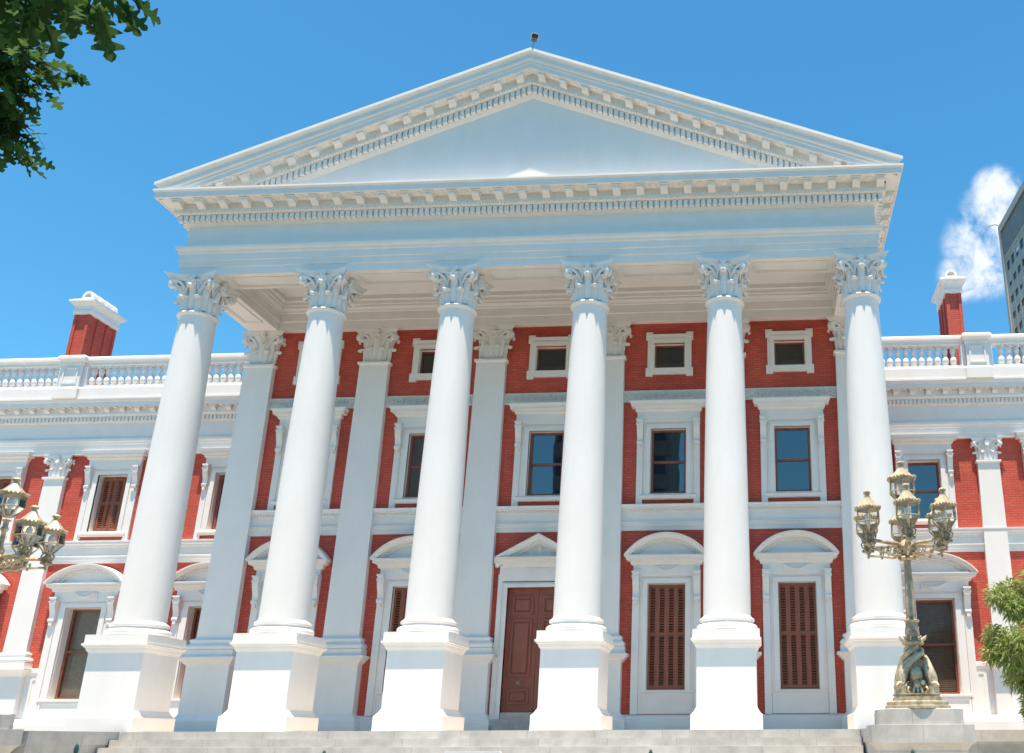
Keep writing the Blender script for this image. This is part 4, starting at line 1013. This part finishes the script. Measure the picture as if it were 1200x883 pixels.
# feathery young tree before the right wing
sb = empty('feathery_tree', (13.05, .2, GZ)); tag(sb, 'light green feathery young tree at the right edge before the wing', 'tree')
random.seed(5); tr = MB(); tr.tube([(0, 0, -.05), (.03, .02, 1.2), (-.02, .0, 2.4), (.05, .03, 3.8), (.12, 0, 5.0)], [.07, .055, .045, .03, .01], 8)
lv = MB()
def willow(mb, p, d, s):
    d = d.normalized(); b = d.cross(rnd(1)).normalized(); nn = b.cross(d); dr = Vector((0, 0, -.25))
    vs = [p, p + (d * .35 + b * .10) * s, p + (d * .35 - b * .10) * s, p + (d * .7 + dr * .4 + b * .06) * s, p + (d * .7 + dr * .4 - b * .06) * s, p + (d + dr) * s]
    mb.add(vs, [(0, 1, 2), (1, 3, 4, 2), (3, 5, 4)])
clumps = [(-1.15, 4.85, .28), (-.75, 4.95, .33), (-.35, 5.15, .35), (-.85, 4.55, .25), (-.5, 4.55, .36), (-.15, 4.3, .4), (-1.35, 3.95, .22), (-1.05, 3.75, .3), (-1.4, 3.55, .24), (-.75, 3.8, .35), (-1.0, 3.35, .33), (-.5, 3.45, .42), (-.15, 3.7, .45), (-.85, 2.95, .28), (-.45, 2.9, .36), (-.1, 3.0, .42), (-.55, 2.5, .26), (-.2, 2.45, .32), (-.35, 2.1, .24), (-.15, 1.9, .3), (.15, 2.0, .36), (-.6, 2.25, .2), (.2, 4.9, .45), (.5, 4.2, .5), (.6, 3.4, .5), (.4, 2.6, .4), (.9, 3.9, .4), (.1, 5.4, .3)]
for cx, cz, r in clumps:
    cyy = random.uniform(-.45, .45); c = Vector((cx, cyy, cz)); root_ = Vector((0, 0, max(1.3, cz - .9)))
    tr.tube([root_, root_.lerp(c, .6) + Vector((0, 0, .1)), c], [.018, .012, .005], 5)
    for _ in range(int(1900 * r)):
        q = rnd(1).normalized() * (random.random() ** .5) * r * 1.12; pp = c + q
        willow(lv, pp, q + rnd(.22) + Vector((0, 0, -.08)), random.uniform(.12, .21))
tr.build('trunk', BARK, sb); lv.build('crown', SHRUBLEAF, sb)

# ------------------------------------------------------------------ across the street, mirrored in the panes
t = empty('office_block', (-9.1, -62, GZ)); tag(t, 'dark office block across the street, mirrored in an upper window', 'building')
m = MB(); m.box(-6, 6, -12, 0, 0, 46)
for j in range(13): m.box(-6.05, 6.05, -.2, .12, 3.4 * j + 2.2, 3.4 * j + 3.4)
m.build('body', CONCD, t)
m = MB()
for j in range(13):
    for i in range(8): m.box(-5.7 + i * 1.45, -4.6 + i * 1.45, .0, .05, 3.4 * j + .3, 3.4 * j + 2.1)
m.build('window_bands', PANE_TOWER, t)

# ------------------------------------------------------------------ ground
m = MB(); m.add([(-3000, -3000, GZ), (3000, -3000, GZ), (3000, 3000, GZ), (-3000, 3000, GZ)], [(0, 1, 2, 3)])
tag(m.build('ground', GROUND), 'dark open ground around the building', kind='structure')
m = MB(); m.add([(-40, -8.5, GZ + .004), (40, -8.5, GZ + .004), (40, 14, GZ + .004), (-40, 14, GZ + .004)], [(0, 1, 2, 3)])
tag(m.build('forecourt', PAVE), 'pale paved forecourt before the building', kind='structure')
